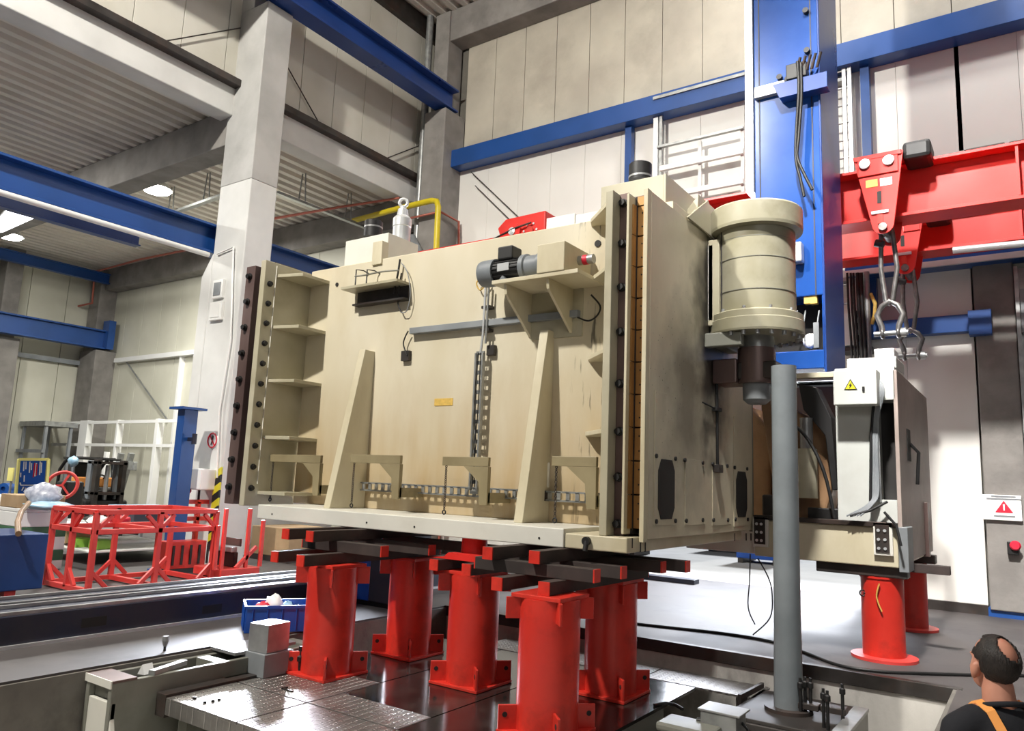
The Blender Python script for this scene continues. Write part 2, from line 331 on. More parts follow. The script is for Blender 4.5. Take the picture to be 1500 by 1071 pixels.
def ibeam_x(mb, y, x0, x1, z0, z1, w, tf=0.03, tw=0.02):
    mb.box(x0, x1, y-w/2, y+w/2, z0, z0+tf); mb.box(x0, x1, y-w/2, y+w/2, z1-tf, z1); mb.box(x0, x1, y-tw/2, y+tw/2, z0+tf, z1-tf); return mb
# ================================================================== SETTING
ZP = -0.2                                  # level of the foundation plates in the pit
PX0, PX1, PY1 = -6.5, -0.67, 8.06          # pit edges
f = MB()
f.box(-28, PX0, -3, 13.5, -0.9, 0); f.box(PX0, 9, PY1, 13.9, -0.9, 0); f.box(PX1, 9, 4.85, PY1, -0.9, 0); f.box(1.6, 9, -3, 4.85, -0.9, 0)
struct(f.build('floor', 'floor'))
struct(MB().box(PX0, 1.6, -3, PY1, -1.0, -0.85).build('floor_pit', 'concretew'))
struct(MB().box(-0.67, 1.6, -3, 4.85, -0.85, -0.66).build('floor_step', 'concretew'))
struct(MB().box(PX0, PX1, PY1-.03, PY1, -0.85, -0.12).build('wall_pit_back', 'concretew'))
struct(MB().box(PX0, PX0+.03, -3, PY1-.03, -0.85, -0.02).build('wall_pit_left', 'pitleft'))
struct(MB().box(PX0, PX1+.04, PY1-.05, PY1+.03, -0.12, 0.006).build('trim_1', 'darksteel', bevel=.004))
struct(MB().box(PX1-.03, PX1+.01, 4.9, PY1-.05, -0.85, -0.004).build('wall_pit_right', 'pitleft'))
struct(MB().box(-18, 6, 13.9, 34, -0.25, -0.01).build('floor_yard', 'ground'))
# back wall with the gate opening
GX0, GX1, GZ = -6.7, -2.25, 3.55
b = MB(); b.box(-28, GX0, 13.56, 13.9, 0, 13.4); b.box(GX1, 9, 13.56, 13.9, 0, 13.4); b.box(GX0, GX1, 13.56, 13.9, GZ, 13.4)
wb = struct(b.build('wall_back', 'joint'))
k = 0; x = -10.237-0.863
while x < 3.2:
    x1 = x+0.863
    MB().box(max(x, -11.2)+.006, x1-.006, 13.5, 13.56, 9.05, 13.3).build('wall_panel', 'panelg', wb, .004)
    lo = [(x, x1, 0.14, 9.05)]
    if x1 > GX0 and x < GX1:
        lo = [(x, x1, GZ, 9.05)]
        if x < GX0: lo.append((x, GX0, 0.14, GZ))
        if x1 > GX1: lo.append((GX1, x1, 0.14, GZ))
    if x > -0.75: lo = [(x, x1, 7.2, 9.05)]
    elif x1 > -0.76: lo = [(x, -0.67, 0.14, 9.05)]
    for a, c, z0, z1 in lo:
        MB().box(max(a, -11.2)+.002, c-.002, 13.42, 13.56, z0, z1).build('wall_panel', 'panelw', wb, .003)
    x = x1
MB().box(GX1, -0.67, 13.36, 13.56, 0, 0.14).build('base_strip', 'darksteel', wb)
MB().box(-0.67, 1.5, 13.30, 13.56, 0, 0.12).build('base_strip', 'blue', wb)
MB().box(-11.0, GX0, 13.36, 13.56, 0, 0.14).build('base_strip', 'darksteel', wb)
fr = MB(); fr.box(GX0-.12, GX0, 13.38, 13.9, 0, GZ+.12); fr.box(GX1, GX1+.12, 13.38, 13.9, 0, GZ+.12); fr.box(GX0-.12, GX1+.12, 13.38, 13.9, GZ, GZ+.12)
struct(fr.build('trim_3', 'grey'))
for a, c in (((690, 252), (772, 330)), ((696, 272), (760, 335))):
    MB().cyl(at(*a, y=13.3), at(*c, y=13.3), .012, n=6).build('tension_rod', 'darksteel', wb)
# wall between hall and side bay: upper panels on a concrete edge beam
wl = struct(MB().box(-12.6, -12.3, -3, 13.5, 8.9, 13.4).build('wall_left', 'joint'))
y = 13.0
while y > -3:
    MB().box(-12.3, -12.24, y-.885, y-.008, 8.95, 13.3).build('wall_panel', 'panell', wl, .004); y -= .89
MB().box(-12.3, -12.24, 13.0, 13.5, 8.95, 13.3).build('wall_panel', 'panell', wl, .004)
for a, c in (((420, 96), (470, 185)), ((566, 232), (636, 205)), ((243, 60), (352, 41))):
    MB().cyl(at(*a, x=-12.18), at(*c, x=-12.18), .013, n=6).build('tension_rod', 'darksteel', wl)
t = struct(MB().box(-12.62, -12.2, -3, 13.5, 8.3, 8.86).build('trim_4', 'concretel', bevel=.02))
struct(MB().box(-12.42, -12.02, -3, 13.2, 8.84, 8.98).build('trim_5', 'darksteel', bevel=.01))
struct(MB().box(-12.4, -12.1, -3, 13.5, 12.72, 13.2).build('trim_6', 'darksteel', bevel=.02))
# side bay shell
wbb = struct(MB().box(-28, -12.6, 13.56, 13.9, 0, 8.6).build('wall_bay_back', 'joint'))
x = -12.75
while x > -27.6:
    for z0, z1 in ((0.1, 5.25), (5.27, 8.6)): MB().box(x-1.09, x-.005, 13.5, 13.56, z0, z1).build('wall_panel', 'panelb', wbb, .004)
    x -= 1.1
MB().box(-26, -12.6, 13.3, 13.5, 5.15, 5.3).build('wall_rail', 'white', wbb)
for px0, py0, px1, py1 in ((185, 530, 245, 615), (135, 555, 110, 612), (40, 540, 68, 612)): MB().cyl(at(px0, py0, y=13.42), at(px1, py1, y=13.42), .025, n=6).build('tension_rod', 'galv', wbb)
for px in (262, 93): MB().box(at(px, 560, y=13.4).x-.05, at(px, 560, y=13.4).x+.05, 13.36, 13.5, 0.1, 5.2).build('wall_post', 'white', wbb)
wl2 = struct(MB().box(-28, -27.56, -3, 13.5, 0, 8.6).build('wall_bay_left', 'joint'))
y = 13.4
while y > -3:
    for z0, z1 in ((0.1, 5.2), (5.22, 8.6)): MB().box(-27.56, -27.5, y-1.19, y-.008, z0, z1).build('wall_panel', 'panelb', wl2, .004)
    y -= 1.2
MB().box(-27.5, -27.3, -3, 13.4, 5.05, 5.2).build('wall_rail', 'grey', wl2)
def corr(name, x0, x1, y0, y1, z, per, dep):
    m = MB(); prof = []; x = x0
    while x < x1:
        prof += [(x, z), (x+per*.42, z), (x+per*.5, z+dep), (x+per*.92, z+dep)]; x += per
    prof.append((x, z)); n = len(prof)
    m.add([(a, y0, c) for a, c in prof]+[(a, y1, c) for a, c in prof], [(i, i+n, i+n+1, i+1) for i in range(n-1)])
    m.box(x0, x, y0, y1, z+dep+.02, z+dep+.1)
    return struct(m.build(name, 'corr'))
corr('ceiling', -12.3, 9, -4.5, 13.5, 13.1, .34, .12)
corr('ceiling_bay', -28, -12.6, -3, 13.5, 8.5, .34, .11)
# concrete frame
def cbeam(name, b, label): return tag(MB().box(*b).build(name, 'concrete', bevel=.02), label, 'beam')
cbeam('concrete_beam', (-11.7, 9, 13.0, 13.5, 12.3, 13.12), 'grey concrete roof beam along the top of the back wall')
cbeam('concrete_beam', (-27.5, -12.35, 7.92, 8.42, 7.75, 8.5), 'grey concrete beam under side bay ceiling meeting the big white column')
cbeam('concrete_beam', (-27.5, -12.1, 13.05, 13.5, 7.75, 8.5), 'grey concrete beam along the top of the side bay end wall')
cbeam('concrete_beam', (-27.5, -12.35, 2.4, 2.9, 7.75, 8.5), 'nearest grey concrete beam under the side bay ceiling')
m = MB(); m.box(-12.35, -11.42, 7.9, 8.48, 0, 6.9)
m.prism([(-12.35, 7.9, 5.62), (-12.66, 7.9, 5.2), (-12.66, 7.9, 0), (-12.35, 7.9, 0)], (0, .58, 0))
c1 = thing('concrete_column', 'tall column left of the cream machine, white below and bare grey above', 'column', (-11.9, 8.2, 0))
m.build('painted_shaft', 'concretel', c1, .02)
m = MB(); m.box(-12.35, -11.42, 7.9, 8.48, 6.9, 10.42); m.box(-12.35, -11.85, 7.9, 8.48, 10.42, 13.1); m.build('bare_shaft', 'concreteg', c1, .015)
m = MB(); m.box(-11.75, -11.1, 12.75, 13.5, 0, 10.4); m.box(-11.75, -11.3, 12.95, 13.5, 10.4, 13.1)
tag(m.build('concrete_column', 'concrete', bevel=.02), 'grey concrete corner column between the hall walls', 'column')
m = MB(); m.box(-27.4, -26.3, 12.8, 13.5, 0, 5.55); m.box(-27.4, -26.7, 12.9, 13.5, 5.55, 8.5)
tag(m.build('concrete_column', 'concrete', bevel=.02), 'grey concrete column in the far corner of the side bay', 'column')
m = MB(); m.box(-27.5, -26.7, 9.9, 10.6, 0, 5.55); m.box(-27.5, -26.9, 10.0, 10.5, 5.55, 8.5)
tag(m.build('concrete_column', 'concrete', bevel=.02), 'grey concrete wall column at the far left of the side bay', 'column')
m = MB(); m.box(-0.64, -0.12, 13.25, 13.6, 0.1, 7.15)
c4 = tag(m.build('concrete_column', 'concrete', bevel=.015), 'grey concrete pier at the right edge behind the warning sign', 'column')
# steel beams and crane rails
def bl(name, mb, label, cat='beam', mat='blue'): return tag(mb.build(name, mat, bevel=.006), label, cat)
m = ibeam_y(MB(), -11.3, -3, 13.2, 10.45, 11.02, .42, .045, .03)
bl('crane_rail_beam', m, 'blue crane runway beam high on the left wall', mat='bluedark')
m = ibeam_y(MB(), -12.55, -3, 13.1, 5.62, 6.18, .34, .045, .03); o = bl('crane_rail_beam', m, 'blue crane runway beam passing behind the tall white column')
MB().cyl((-12.42, -3, 5.58), (-12.42, 7.85, 5.58), .05, n=10).build('conductor_pipe', 'white', o)
m = ibeam_y(MB(), -26.4, -3, 13.25, 5.6, 6.25, .34, .05, .03); o = bl('crane_rail_beam', m, 'blue crane runway beam on the far wall of the side bay')
MB().box(-26.5, -26.1, 13.05, 13.28, 5.6, 6.6).build('end_stop', 'blue', o)
m = ibeam_y(MB(), -26.4, -3, 13.0, 7.9, 8.25, .2); bl('roof_tie_beam', m, 'thin blue beam just under the far side bay ceiling')
m = ibeam_y(MB(), -15.6, -3, 8.2, 6.3, 6.6, .2); bl('crane_bridge_beam', m, 'short dark blue beam just below the left crane runway', mat='bluedark')
m = MB(); m.box(-11.3, 3.2, 13.05, 13.4, 9.0, 9.42); o = bl('wall_beam', m, 'long blue box beam across the upper back wall', mat='blue')
for px in (922, 1270):
    xx = at(px, 200, y=13.3).x; MB().box(xx-.07, xx+.07, 13.24, 13.4, 4.5, 9.0).build('post', 'blue', o)
MB().box(-5.9, -4.0, 13.02, 13.05, 9.3, 9.36).build('edge_strip', 'galv', o)
m = MB(); m.box(-2.4, 3.2, 12.9, 13.36, 5.22, 5.5); o = bl('wall_rail_beam', m, 'blue beam with a silver rail behind the red hooks')
MB().box(-2.4, 3.2, 12.85, 12.9, 5.18, 5.27).build('rail', 'alu', o)
m = MB(); m.box(-2.3, -.62, 13.2, 13.4, 4.2, 4.47); m.box(-.72, -.42, 13.1, 13.3, 4.12, 4.5)
bl('wall_beam', m, 'short blue beam ending on the grey pier at right')
m = MB(); m.box(-11.8, -11.6, 7.2, 7.45, .02, 2.62); o = bl('steel_post', m, 'short blue steel post in front of the white column')
MB().box(-11.9, -11.5, 7.1, 7.55, 2.62, 2.66).build('top_plate', 'blue', o); MB().box(-11.95, -11.45, 7.05, 7.6, 0, .02).build('base_plate', 'blue', o)
MB().box(-11.6, -11.45, 7.3, 7.36, 2.1, 2.16).build('bracket', 'navy', o); MB().cyl((-11.45, 7.33, 2.05), (-11.45, 7.33, 2.22), .04).build('knob', 'navy', o)
# corner pipes
def pipe(name, pts, r, mat, label, cat='pipe', n=8): return tag(MB().tube(pts, r, n).build(name, mat), label, cat)
pipe('downpipe', [(-11.9, 12.9, .1), (-11.9, 12.9, 13.1)], .09, 'galv', 'grey downpipe rising in the corner of the two walls')
pipe('downpipe', [(-11.55, 12.6, .1), (-11.55, 12.6, 6.9), (-11.75, 12.6, 7.2), (-13.3, 12.6, 7.3)], .1, 'grey', 'grey pipe with an elbow beside the yellow pipe')
ya = at(590, 304, y=12.3); yb = at(632, 294, y=12.3); yc = at(642, 303, y=12.3); yd = at(640, 400, y=12.3)
pipe('gas_pipe', [ya+Vector((-2, .3, .1)), ya, yb-Vector((.2, 0, 0)), yb, (yc+yb)/2+Vector((.05, 0, .05)), yc, yc-Vector((0, 0, .2)), yd-Vector((0, 0, 2)), (yd.x, yd.y, 0.2)], .07, 'yellow', 'bright yellow pipe bending down by the corner column')
pipe('copper_pipe', [at(345, 330, y=9.0), at(500, 303, y=11.8), at(560, 294, y=12.4), at(585, 290, y=12.5)], .03, 'copper', 'thin copper pipe running under the side bay ceiling')
pipe('copper_pipe', [at(590, 322, y=12.6), at(645, 310, y=12.6), at(672, 325, y=13.3), at(672, 400, y=13.3), (-11.05, 13.3, .3)], .03, 'copper', 'copper pipe crossing the yellow pipe and turning down')
pipe('copper_pipe', [at(85, 455, y=12.6), at(135, 444, y=12.6), at(139, 398, y=12.6), at(205, 380, y=12.6), at(305, 360, y=12.6)], .035, 'copper', 'copper pipe stepping down across the side bay corner')
def tray(label, p0, p1, zc):
    o = tag(MB().bar(p0, p1, .12, .06).build('cable_tray', 'galv'), label, 'cable tray')
    p0 = Vector(p0); p1 = Vector(p1)
    for k in range(2):
        p = p0.lerp(p1, .25+.5*k); h = MB()
        h.cyl(p+Vector((-.12, 0, 0)), (p.x-.05, p.y, zc), .016, n=6); h.cyl(p+Vector((.12, 0, 0)), (p.x+.05, p.y, zc), .016, n=6); h.build('hanger', 'galv', o)
tray('cable tray hung under the ceiling right of the white column', at(405, 282, z=7.8), at(540, 335, z=7.8), 8.5)
tray('cable tray hung under the ceiling left of the white column', at(225, 322, z=7.8), at(330, 285, z=7.8), 8.5)
# lamps of the bay
def lamp(px, py, z, label):
    p = at(px, py, z=z); t = thing('bay_lamp', label, 'lamp', p, 'round lamps under the side bay ceiling')
    MB().lathe(p, [(.12, .3), (.16, .2), (.34, .0)], 24).build('housing', 'alu', t)
    MB().ell(p+Vector((0, 0, -.02)), .3, .3, .07, 20, 8).build('diffuser', 'lamp', t)
    MB().cyl(p+Vector((0, 0, .3)), (p.x, p.y, 8.5), .02, n=8).build('rod', 'galv', t)
lamp(230, 278, 7.98, 'glaring round lamp hanging left of the white column')
lamp(15, 346, 7.98, 'glaring round lamp at the left edge of the side bay')
P = [at(*p, z=7.55) for p in ((-25, 345), (22, 296), (74, 309), (5, 340))]
t = thing('skylight_panel', 'glowing slanted panel standing in for a skylight at the left edge', 'lamp', sum(P, Vector())/4)  # glowing hung panel made up in place of a roof skylight
MB().prism(P, (0, 0, .03)).build('diffuser', 'skyl', t)
MB().prism([p+Vector((0, 0, .031)) for p in P], (0, 0, .06)).build('housing', 'alu', t)
for p in (P[1], P[2]): MB().cyl(p+Vector((0, -.1, .09)), p+Vector((0, -.1, .2)), .015, n=6).build('rod', 'galv', t)
# scaffold railing on the back wall, ladder right of the ram
t = thing('platform_railing', 'white metal platform railing on the back wall left of the blue ram', 'railing', (-5, 13.2, 6.4))
for a, c, w_, mt in (((962, 157), (962, 300), .1, 'alu'), ((969, 165), (969, 300), .06, 'galv'), ((1026, 208), (1026, 300), .06, 'white'), ((1088, 190), (1088, 300), .06, 'white')):
    p = at(*a, y=13.2); MB().box(p.x-w_/2, p.x+w_/2, 13.16, 13.22, 6.3, p.z).build('post', mt, t)
for (a, c, h_, mt) in (((964, 218), (1090, 187), .045, 'galv'), ((968, 247), (1090, 224), .1, 'white'), ((960, 293), (1090, 264), .1, 'white')):
    p = at(*a, y=13.15); q = at(*c, y=13.15); zz = (p.z+q.z)/2; MB().box(p.x, q.x, 13.08, 13.16, zz-h_/2, zz+h_/2).build('rail', mt, t)
MB().box(-5.9, -4.1, 13.16, 13.42, 6.25, 6.32).build('platform', 'galv', t)
t = thing('wall_ladder', 'grey metal ladder on the back wall just right of the blue ram', 'ladder', (-2.4, 13.2, 4.5))
for px in (1236, 1244): p = at(px, 90, y=13.2); MB().box(p.x-.03, p.x+.03, 13.15, 13.22, 4.6, 9.25).build('stile', 'alu', t)
MB().box(-2.8, -2.75, 13.15, 13.22, 4.6, 9.25).build('stile', 'alu', t)
for k in range(14): MB().cyl((-2.78, 13.18, 4.8+.32*k), (-2.3, 13.18, 4.8+.32*k), .018, n=6).build('rung', 'galv', t)
for k in range(3): MB().box(-2.8, -2.3, 13.2, 13.42, 5.2+1.8*k, 5.26+1.8*k).build('stand_off', 'galv', t)
# right edge: louvre, steel post, sign, emergency stop
t = thing('wall_recess', 'dark recess with metal slats at the upper right edge', 'vent', (.55, 13.4, 6.0))
MB().box(-.1, 1.6, 13.44, 13.5, 5.5, 7.15).build('back_plate', 'grey', t)
MB().box(-.12, -.06, 13.2, 13.44, 5.5, 7.15).build('frame', 'white', t)
for z, dz in ((6.75, .1), (6.25, .12), (5.8, .1)): MB().box(-.06, 1.6, 13.28, 13.44, z, z+dz).build('slat', 'darksteel' if z == 6.25 else 'galv', t)
for xx in (.2, .75): MB().box(xx, xx+.09, 13.24, 13.44, 5.5, 6.7).build('upright', 'alu', t)
t = thing('steel_post', 'pale steel post at the right edge beside the grey pier', 'post', (0, 13.3, 0.1))
MB().box(-.11, -.06, 13.05, 13.3, .12, 5.1).build('web', 'galv', t); MB().box(-.06, .25, 13.2, 13.3, .12, 5.1).build('flange', 'galv', t)
MB().box(-.05, .2, 13.05, 13.2, 4.1, 4.75).build('junction_box', 'grey', t)
o = struct(MB().box(.25, 1.6, 13.35, 13.5, .12, 5.2).build('trim_8', 'bedgrey'))
p0 = at(1437, 724, y=13.18); p1 = at(1498, 764, y=13.18)
t = thing('warning_sign', 'white board with a red triangle on the grey pier', 'sign', ((p0.x+p1.x)/2, 13.2, p1.z))
MB().box(p0.x, p1.x, 13.19, 13.25, p1.z, p0.z).build('board', 'sign', t, .008)
cx, cz = (p0.x+p1.x)/2+.03, (p0.z+p1.z)/2
MB().prism([(cx-.11, 13.188, cz-.07), (cx+.11, 13.188, cz-.07), (cx, 13.188, cz+.1)], (0, -.004, 0)).build('triangle', 'signred', t)
for zz, wd in ((.16, .3), (.125, .42), (-.12, .26)): MB().box(cx-wd/2, cx+wd/2, 13.183, 13.189, cz+zz-.009, cz+zz+.009).build('lettering_line', 'grey', t)
MB().prism([(cx-.008, 13.182, cz-.04), (cx+.008, 13.182, cz-.04), (cx+.012, 13.182, cz+.05), (cx-.012, 13.182, cz+.05)], (0, -.003, 0)).build('exclamation_mark', 'sign', t)
p = at(1484, 802, y=13.2)
t = thing('emergency_stop', 'small dark box with red knob low on the grey pier', 'switch', p)
MB().box(p.x-.07, p.x+.07, 13.14, 13.25, p.z-.1, p.z+.08).build('box', 'black', t, .01); MB().lathe((p.x+.03, 13.14, p.z+.03), [(.05, 0), (.07, .03), (.05, .06)], 14, (0, -1, 0)).build('knob', 'signred', t)
# column fittings
def colplate(px, py, wd, hg, mat, label, frame=None):
    p = at(px, py, y=7.88); t = thing('wall_box', label, 'box', (p.x, 7.9, p.z-hg/2))
    MB().box(p.x-wd/2, p.x+wd/2, 7.84, 7.9, p.z-hg/2, p.z+hg/2).build('frame', 'white', t, .006)
    MB().box(p.x-wd/2+.05, p.x+wd/2-.05, 7.83, 7.84, p.z-hg/2+.05, p.z+hg/2-.05).build('face', mat, t)
colplate(321, 424, .3, .34, 'grey', 'small white box with grey face high on the white column')
colplate(318, 456, .36, .34, 'white', 'plain white box under the grey faced box on the column')
pipe('conduit', [at(318, 372, y=7.86), at(342, 362, y=7.86), at(338, 500, y=7.86), at(322, 600, y=7.86), at(318, 700, y=7.86)], .018, 'white', 'thin white conduit running down the white column', 'conduit')
p = at(310, 645, y=7.87)
t = thing('prohibition_sign', 'round white sign with red ring and slash on the column', 'sign', p)
MB().cyl((p.x, 7.9, p.z), (p.x, 7.885, p.z), .14, n=24).build('disc', 'sign', t)
MB().torus((p.x, 7.882, p.z), (0, 1, 0), .125, .014, 24, 6).build('ring', 'signred', t)
MB().bar((p.x-.08, 7.88, p.z+.09), (p.x+.08, 7.88, p.z-.09), .01, .028, (0, 1, 0)).build('slash', 'signred', t)
m = MB(); m.bar((p.x-.02, 7.881, p.z-.08), (p.x+.02, 7.881, p.z+.08), .006, .02, (0, 1, 0)); m.ell((p.x+.0, 7.88, p.z+.06), .03, .005, .03, 10, 6); m.build('symbol', 'black', t)
p = at(291, 702, y=7.7); t = thing('wall_telephone', 'white wall box with red fitting behind the blue post', 'box', p)
MB().box(p.x-.12, p.x+.22, 7.6, 7.9, p.z-.18, p.z+.18).build('body', 'white', t, .02); MB().ell((p.x-.1, 7.58, p.z-.2), .07, .06, .06).build('red_cap', 'signred', t)
MB().tube([(p.x+.05, 7.7, p.z-.18), (p.x+.03, 7.72, p.z-.5), (p.x, 7.7, p.z-.9)], .02, 6).build('cable', 'black', t)
for (pp, dz) in (((322, 690), .35), ((336, 760), .3)):
    pass
t = thing('hazard_strip', 'yellow and black hazard strip on the column corner behind rack', 'marking', (-11.42, 7.87, .2))
for k in range(10): MB().prism([(-11.6, 7.868, .3+.13*k), (-11.42, 7.868, .4+.13*k), (-11.42, 7.868, .53+.13*k), (-11.6, 7.868, .43+.13*k)], (0, .03, 0)).build('stripe', 'stripey' if k % 2 else 'black', t)

# ================================================================== BIG CREAM MACHINE
ZB, ZT, YB, YF, YPN = 1.118, 1.2755, 5.6, 5.65, 6.36
XL, XR, XS = -7.7, -2.995, -2.67
mc = thing('machine_bed', 'huge cream painted machine casting raised on red pillar stands', 'machine', (-5.2, 7.2, ZB))
P_ = lambda mb, n, mat, bev=0.0, par=None: mb.build(n, mat, par or mc, bev)
P_(MB().box(-7.69, -2.7, YPN, 8.7, ZT, 4.27), 'body', 'front', .012)
P_(MB().box(-2.7, XS, 5.9, 8.74, 1.22, 4.245), 'side_sheet', 'side', .006)
P_(MB().box(at(377, 752, y=YB).x, -3.3, YB, YPN+.1, ZB, ZT), 'base_plate', 'offwhite', .008)
P_(MB().box(-3.298, -2.72, YB+.02, 8.5, ZB, 1.24), 'base_block', 'cream', .01)
P_(MB().box(-7.0, -3.3, YPN+.1, 8.5, ZB, ZT), 'base_frame', 'darksteel', .01)
o = P_(MB().cyl((-3.08, 5.63, 1.19), (-3.08, 5.58, 1.19), .035, n=14), 'lifting_stub', 'black'); MB().cyl((-3.08, 5.6, 1.19), (-3.08, 5.58, 1.11), .022, n=8).build('lifting_stub', 'black', mc)
for px in (398, 537, 607, 790): p = at(px, 760+0.06*(px-398), y=YB); P_(MB().cyl((p.x, YB+.01, 1.18), (p.x, YB-.004, 1.18), .01, n=8), 'screw', 'black')
# flanges, guide bars
P_(MB().box(XL-.09, XL, YF, YPN+.02, 1.242, 4.24), 'end_flange', 'creamgrey', .006)
P_(MB().box(XR, XR+.07, YF, YPN+.02, 1.242, 4.22), 'end_flange', 'creamgrey', .006)
P_(MB().box(XL+.0, XL+.012, YF+.16, YF+.165, 1.5, 4.2), 'wire', 'offwhite')
P_(MB().box(-8.22, -8.04, 5.75, 6.0, 1.245, 4.24), 'guide_bar', 'brownbar', .006)
P_(MB().box(-8.04, -7.79, 5.86, 6.2, 1.26, 4.28), 'guide_backing', 'darksteel', .006)
P_(MB().box(-2.925, -2.838, 5.78, 6.0, 1.245, 4.225), 'guide_bar', 'brownbar', .006)
P_(MB().box(-2.925, -2.7, 6.0, 6.36, 1.245, 4.27), 'guide_backing', 'brownbar', .006)
P_(MB().box(-2.836, -2.812, 5.74, 6.0, 1.26, 4.2), 'gib_rail', 'cream', .004)
P_(MB().box(-2.81, -2.79, 5.86, 6.0, 1.26, 4.2), 'slot', 'hole')
P_(MB().box(-2.712, -2.672, 5.82, 5.9, 1.2, 4.25), 'edge_strip', 'cream', .004)
nseg = 10
for k in range(nseg):
    z0 = 1.3+k*(4.12-1.3)/nseg
    P_(MB().box(-2.79, -2.714, 5.87, 6.0, z0+.006, z0+(4.12-1.3)/nseg-.006), 'bronze_strip', 'bronze', .004)
    P_(MB().box(-2.812, -2.797, 5.80, 6.0, z0+.004, z0+(4.12-1.3)/nseg-.004), 'bronze_edge', 'bronze')
    for zz in (.3, .75): P_(MB().cyl((-2.745, 5.875, z0+.28*zz), (-2.745, 5.868, z0+.28*zz), .008, n=6), 'screw', 'black')
P_(MB().box(-2.79, -2.714, 5.86, 6.0, 4.12, 4.2), 'strip_end', 'bronze')
def bolt(c, d, r, h):
    c = Vector(c); d = Vector(d); m = MB(); m.cyl(c, c+d*h*.35, r*1.3, n=12); m.cyl(c+d*h*.35, c+d*h, r, n=6); P_(m, 'bolt', 'black')
for py in (270, 356, 430, 482, 557, 627, 695, 772)[:0]: pass
for i in range(9):
    z = 1.45+i*(4.1-1.45)/8
    bolt((-8.13, 5.75, z), (0, -1, 0), .034, .05)
for py in (298, 357, 421, 486, 562, 632, 699, 768): p = at(912, py, y=5.77); bolt((-2.885, 5.78, p.z), (0, -1, 0), .03, .05)
for i in range(11):
    z = 1.45+i*(3.95-1.45)/10
    bolt((XL, YF+.08, z), (1, 0, 0), .028, .04)
for i in range(10):
    z = 1.4+i*(4.0-1.4)/9
    bolt((XR, YF+.12, z), (-1, 0, 0), .022, .03)
# gussets left and right
GZ_ = (4.078, 3.423, 2.752, 2.059, 1.396)
for z in GZ_:
    P_(MB().prism([(XL, YPN+.01, z-.02), (-7.33, YPN+.01, z-.02), (-7.33, 5.93, z-.02), (XL, YF+.18, z-.02)], (0, 0, .04)), 'gusset', 'creamgrey', .004)
for px, py in ((866, 330), (862, 418), (862, 528), (858, 637)):
    p = at(px, py, y=YPN)
    P_(MB().prism([(XR, YPN+.01, p.z-.02), (p.x, YPN+.01, p.z-.02), (p.x+.06, YPN-.12, p.z-.02), (XR, YF+.14, p.z-.02)], (0, 0, .04)), 'gusset', 'cream', .004)
# tapered ribs
P_(MB().prism([(-6.53, YPN, ZT), (-6.53, 5.83, ZT), (-6.53, 6.2, 3.12), (-6.53, YPN, 3.12)], (.1, 0, 0)), 'rib', 'cream', .006)
P_(MB().prism([(-4.02, YPN, ZT), (-4.02, 5.9, ZT), (-4.02, 6.24, 3.16), (-4.02, YPN, 3.16)], (.1, 0, 0)), 'rib', 'cream', .006)
# fork brackets with chains over the base plate
for (xa, ya, xb, yb, xd) in ((398, 665, 471, 672, 404), (516, 667, 588, 671, 520), (650, 670, 717, 675, 655), (810, 669, 875, 676, 818)):
    Y = 5.98
    a = at(xa, ya+3, y=Y); c = at(xb, yb+3, y=Y); z = (a.z+c.z)/2
    o = P_(MB().box(a.x, c.x, Y-.02, Y+.02, z-.05, z+.04), 'arm', 'armolive', .004)
    w_ = .08
    m = MB(); m.prism([(c.x-.3, Y-.02, z-.052), (c.x, Y-.02, z-.052), (c.x, Y-.02, z-.42), (c.x-.09, Y-.02, z-.42), (c.x-.11, Y-.02, z-.2)], (0, .05, 0))
    m.build('web_plate', 'armolive', o); MB().box(c.x-.07, c.x, Y, YPN, z-.4, z-.3).build('foot', 'armolive', o)
    e = at(xd, 745, y=Y); links = MB(); zz = z-.06; k = 0
    while zz > 1.34:
        links.torus((a.x+.04, Y, zz), (1, 0, 0) if k % 2 else (0, 1, 0), .011, .0045, 8, 5); zz -= .022; k += 1
    q = links.build('chain', 'darksteel', o); MB().torus((a.x+.04, Y, 1.318), (0, 1, 0), .02, .007, 12, 6).build('ring', 'black', o)
# drip stand-offs and perforated cable channels
def perf(p0, p1, wd, horizontal):
    m = MB(); n = int((p1-p0)/.11); c = []
    return m, n
zc = at(640, 718, y=6.3).z
for xa, xb in ((506, 766), (793, 874)):
    x0 = at(xa, 716, y=6.28).x; x1 = at(xb, 722, y=6.28).x; m = MB()
    m.box(x0, x1, 6.27, 6.29, zc+.032, zc+.05); m.box(x0, x1, 6.27, 6.29, zc-.05, zc-.032)
    n = int((x1-x0)/.1)
    for k in range(n+1): xx = x0+(x1-x0)*k/n; m.box(xx-.02, xx+.02, 6.27, 6.29, zc-.04, zc+.04)
    P_(m, 'perforated_channel', 'galv')
    for xx in (x0, x1-.06): P_(MB().box(xx, xx+.06, 6.27, YPN, zc-.05, zc+.05), 'channel_bracket', 'darksteel')
    s = at(xa+5, 690, y=6.3); P_(MB().box(s.x-.03, s.x+.03, 6.3, YPN, zc+.07, zc+.33), 'stand_off', 'offwhite', .02)
x0 = at(700, 620, y=6.28).x; zt = at(700, 518, y=6.28).z; m = MB()
for dx in (-.055, .035): m.box(x0+dx, x0+dx+.02, 6.24, 6.28, zc+.02, zt)
n = int((zt-zc)/.1)
for k in range(n+1): zz = zc+(zt-zc)*k/n; m.box(x0-.05, x0+.05, 6.26, 6.28, zz-.02, zz+.02)
P_(m, 'perforated_channel', 'galv')
m = MB()
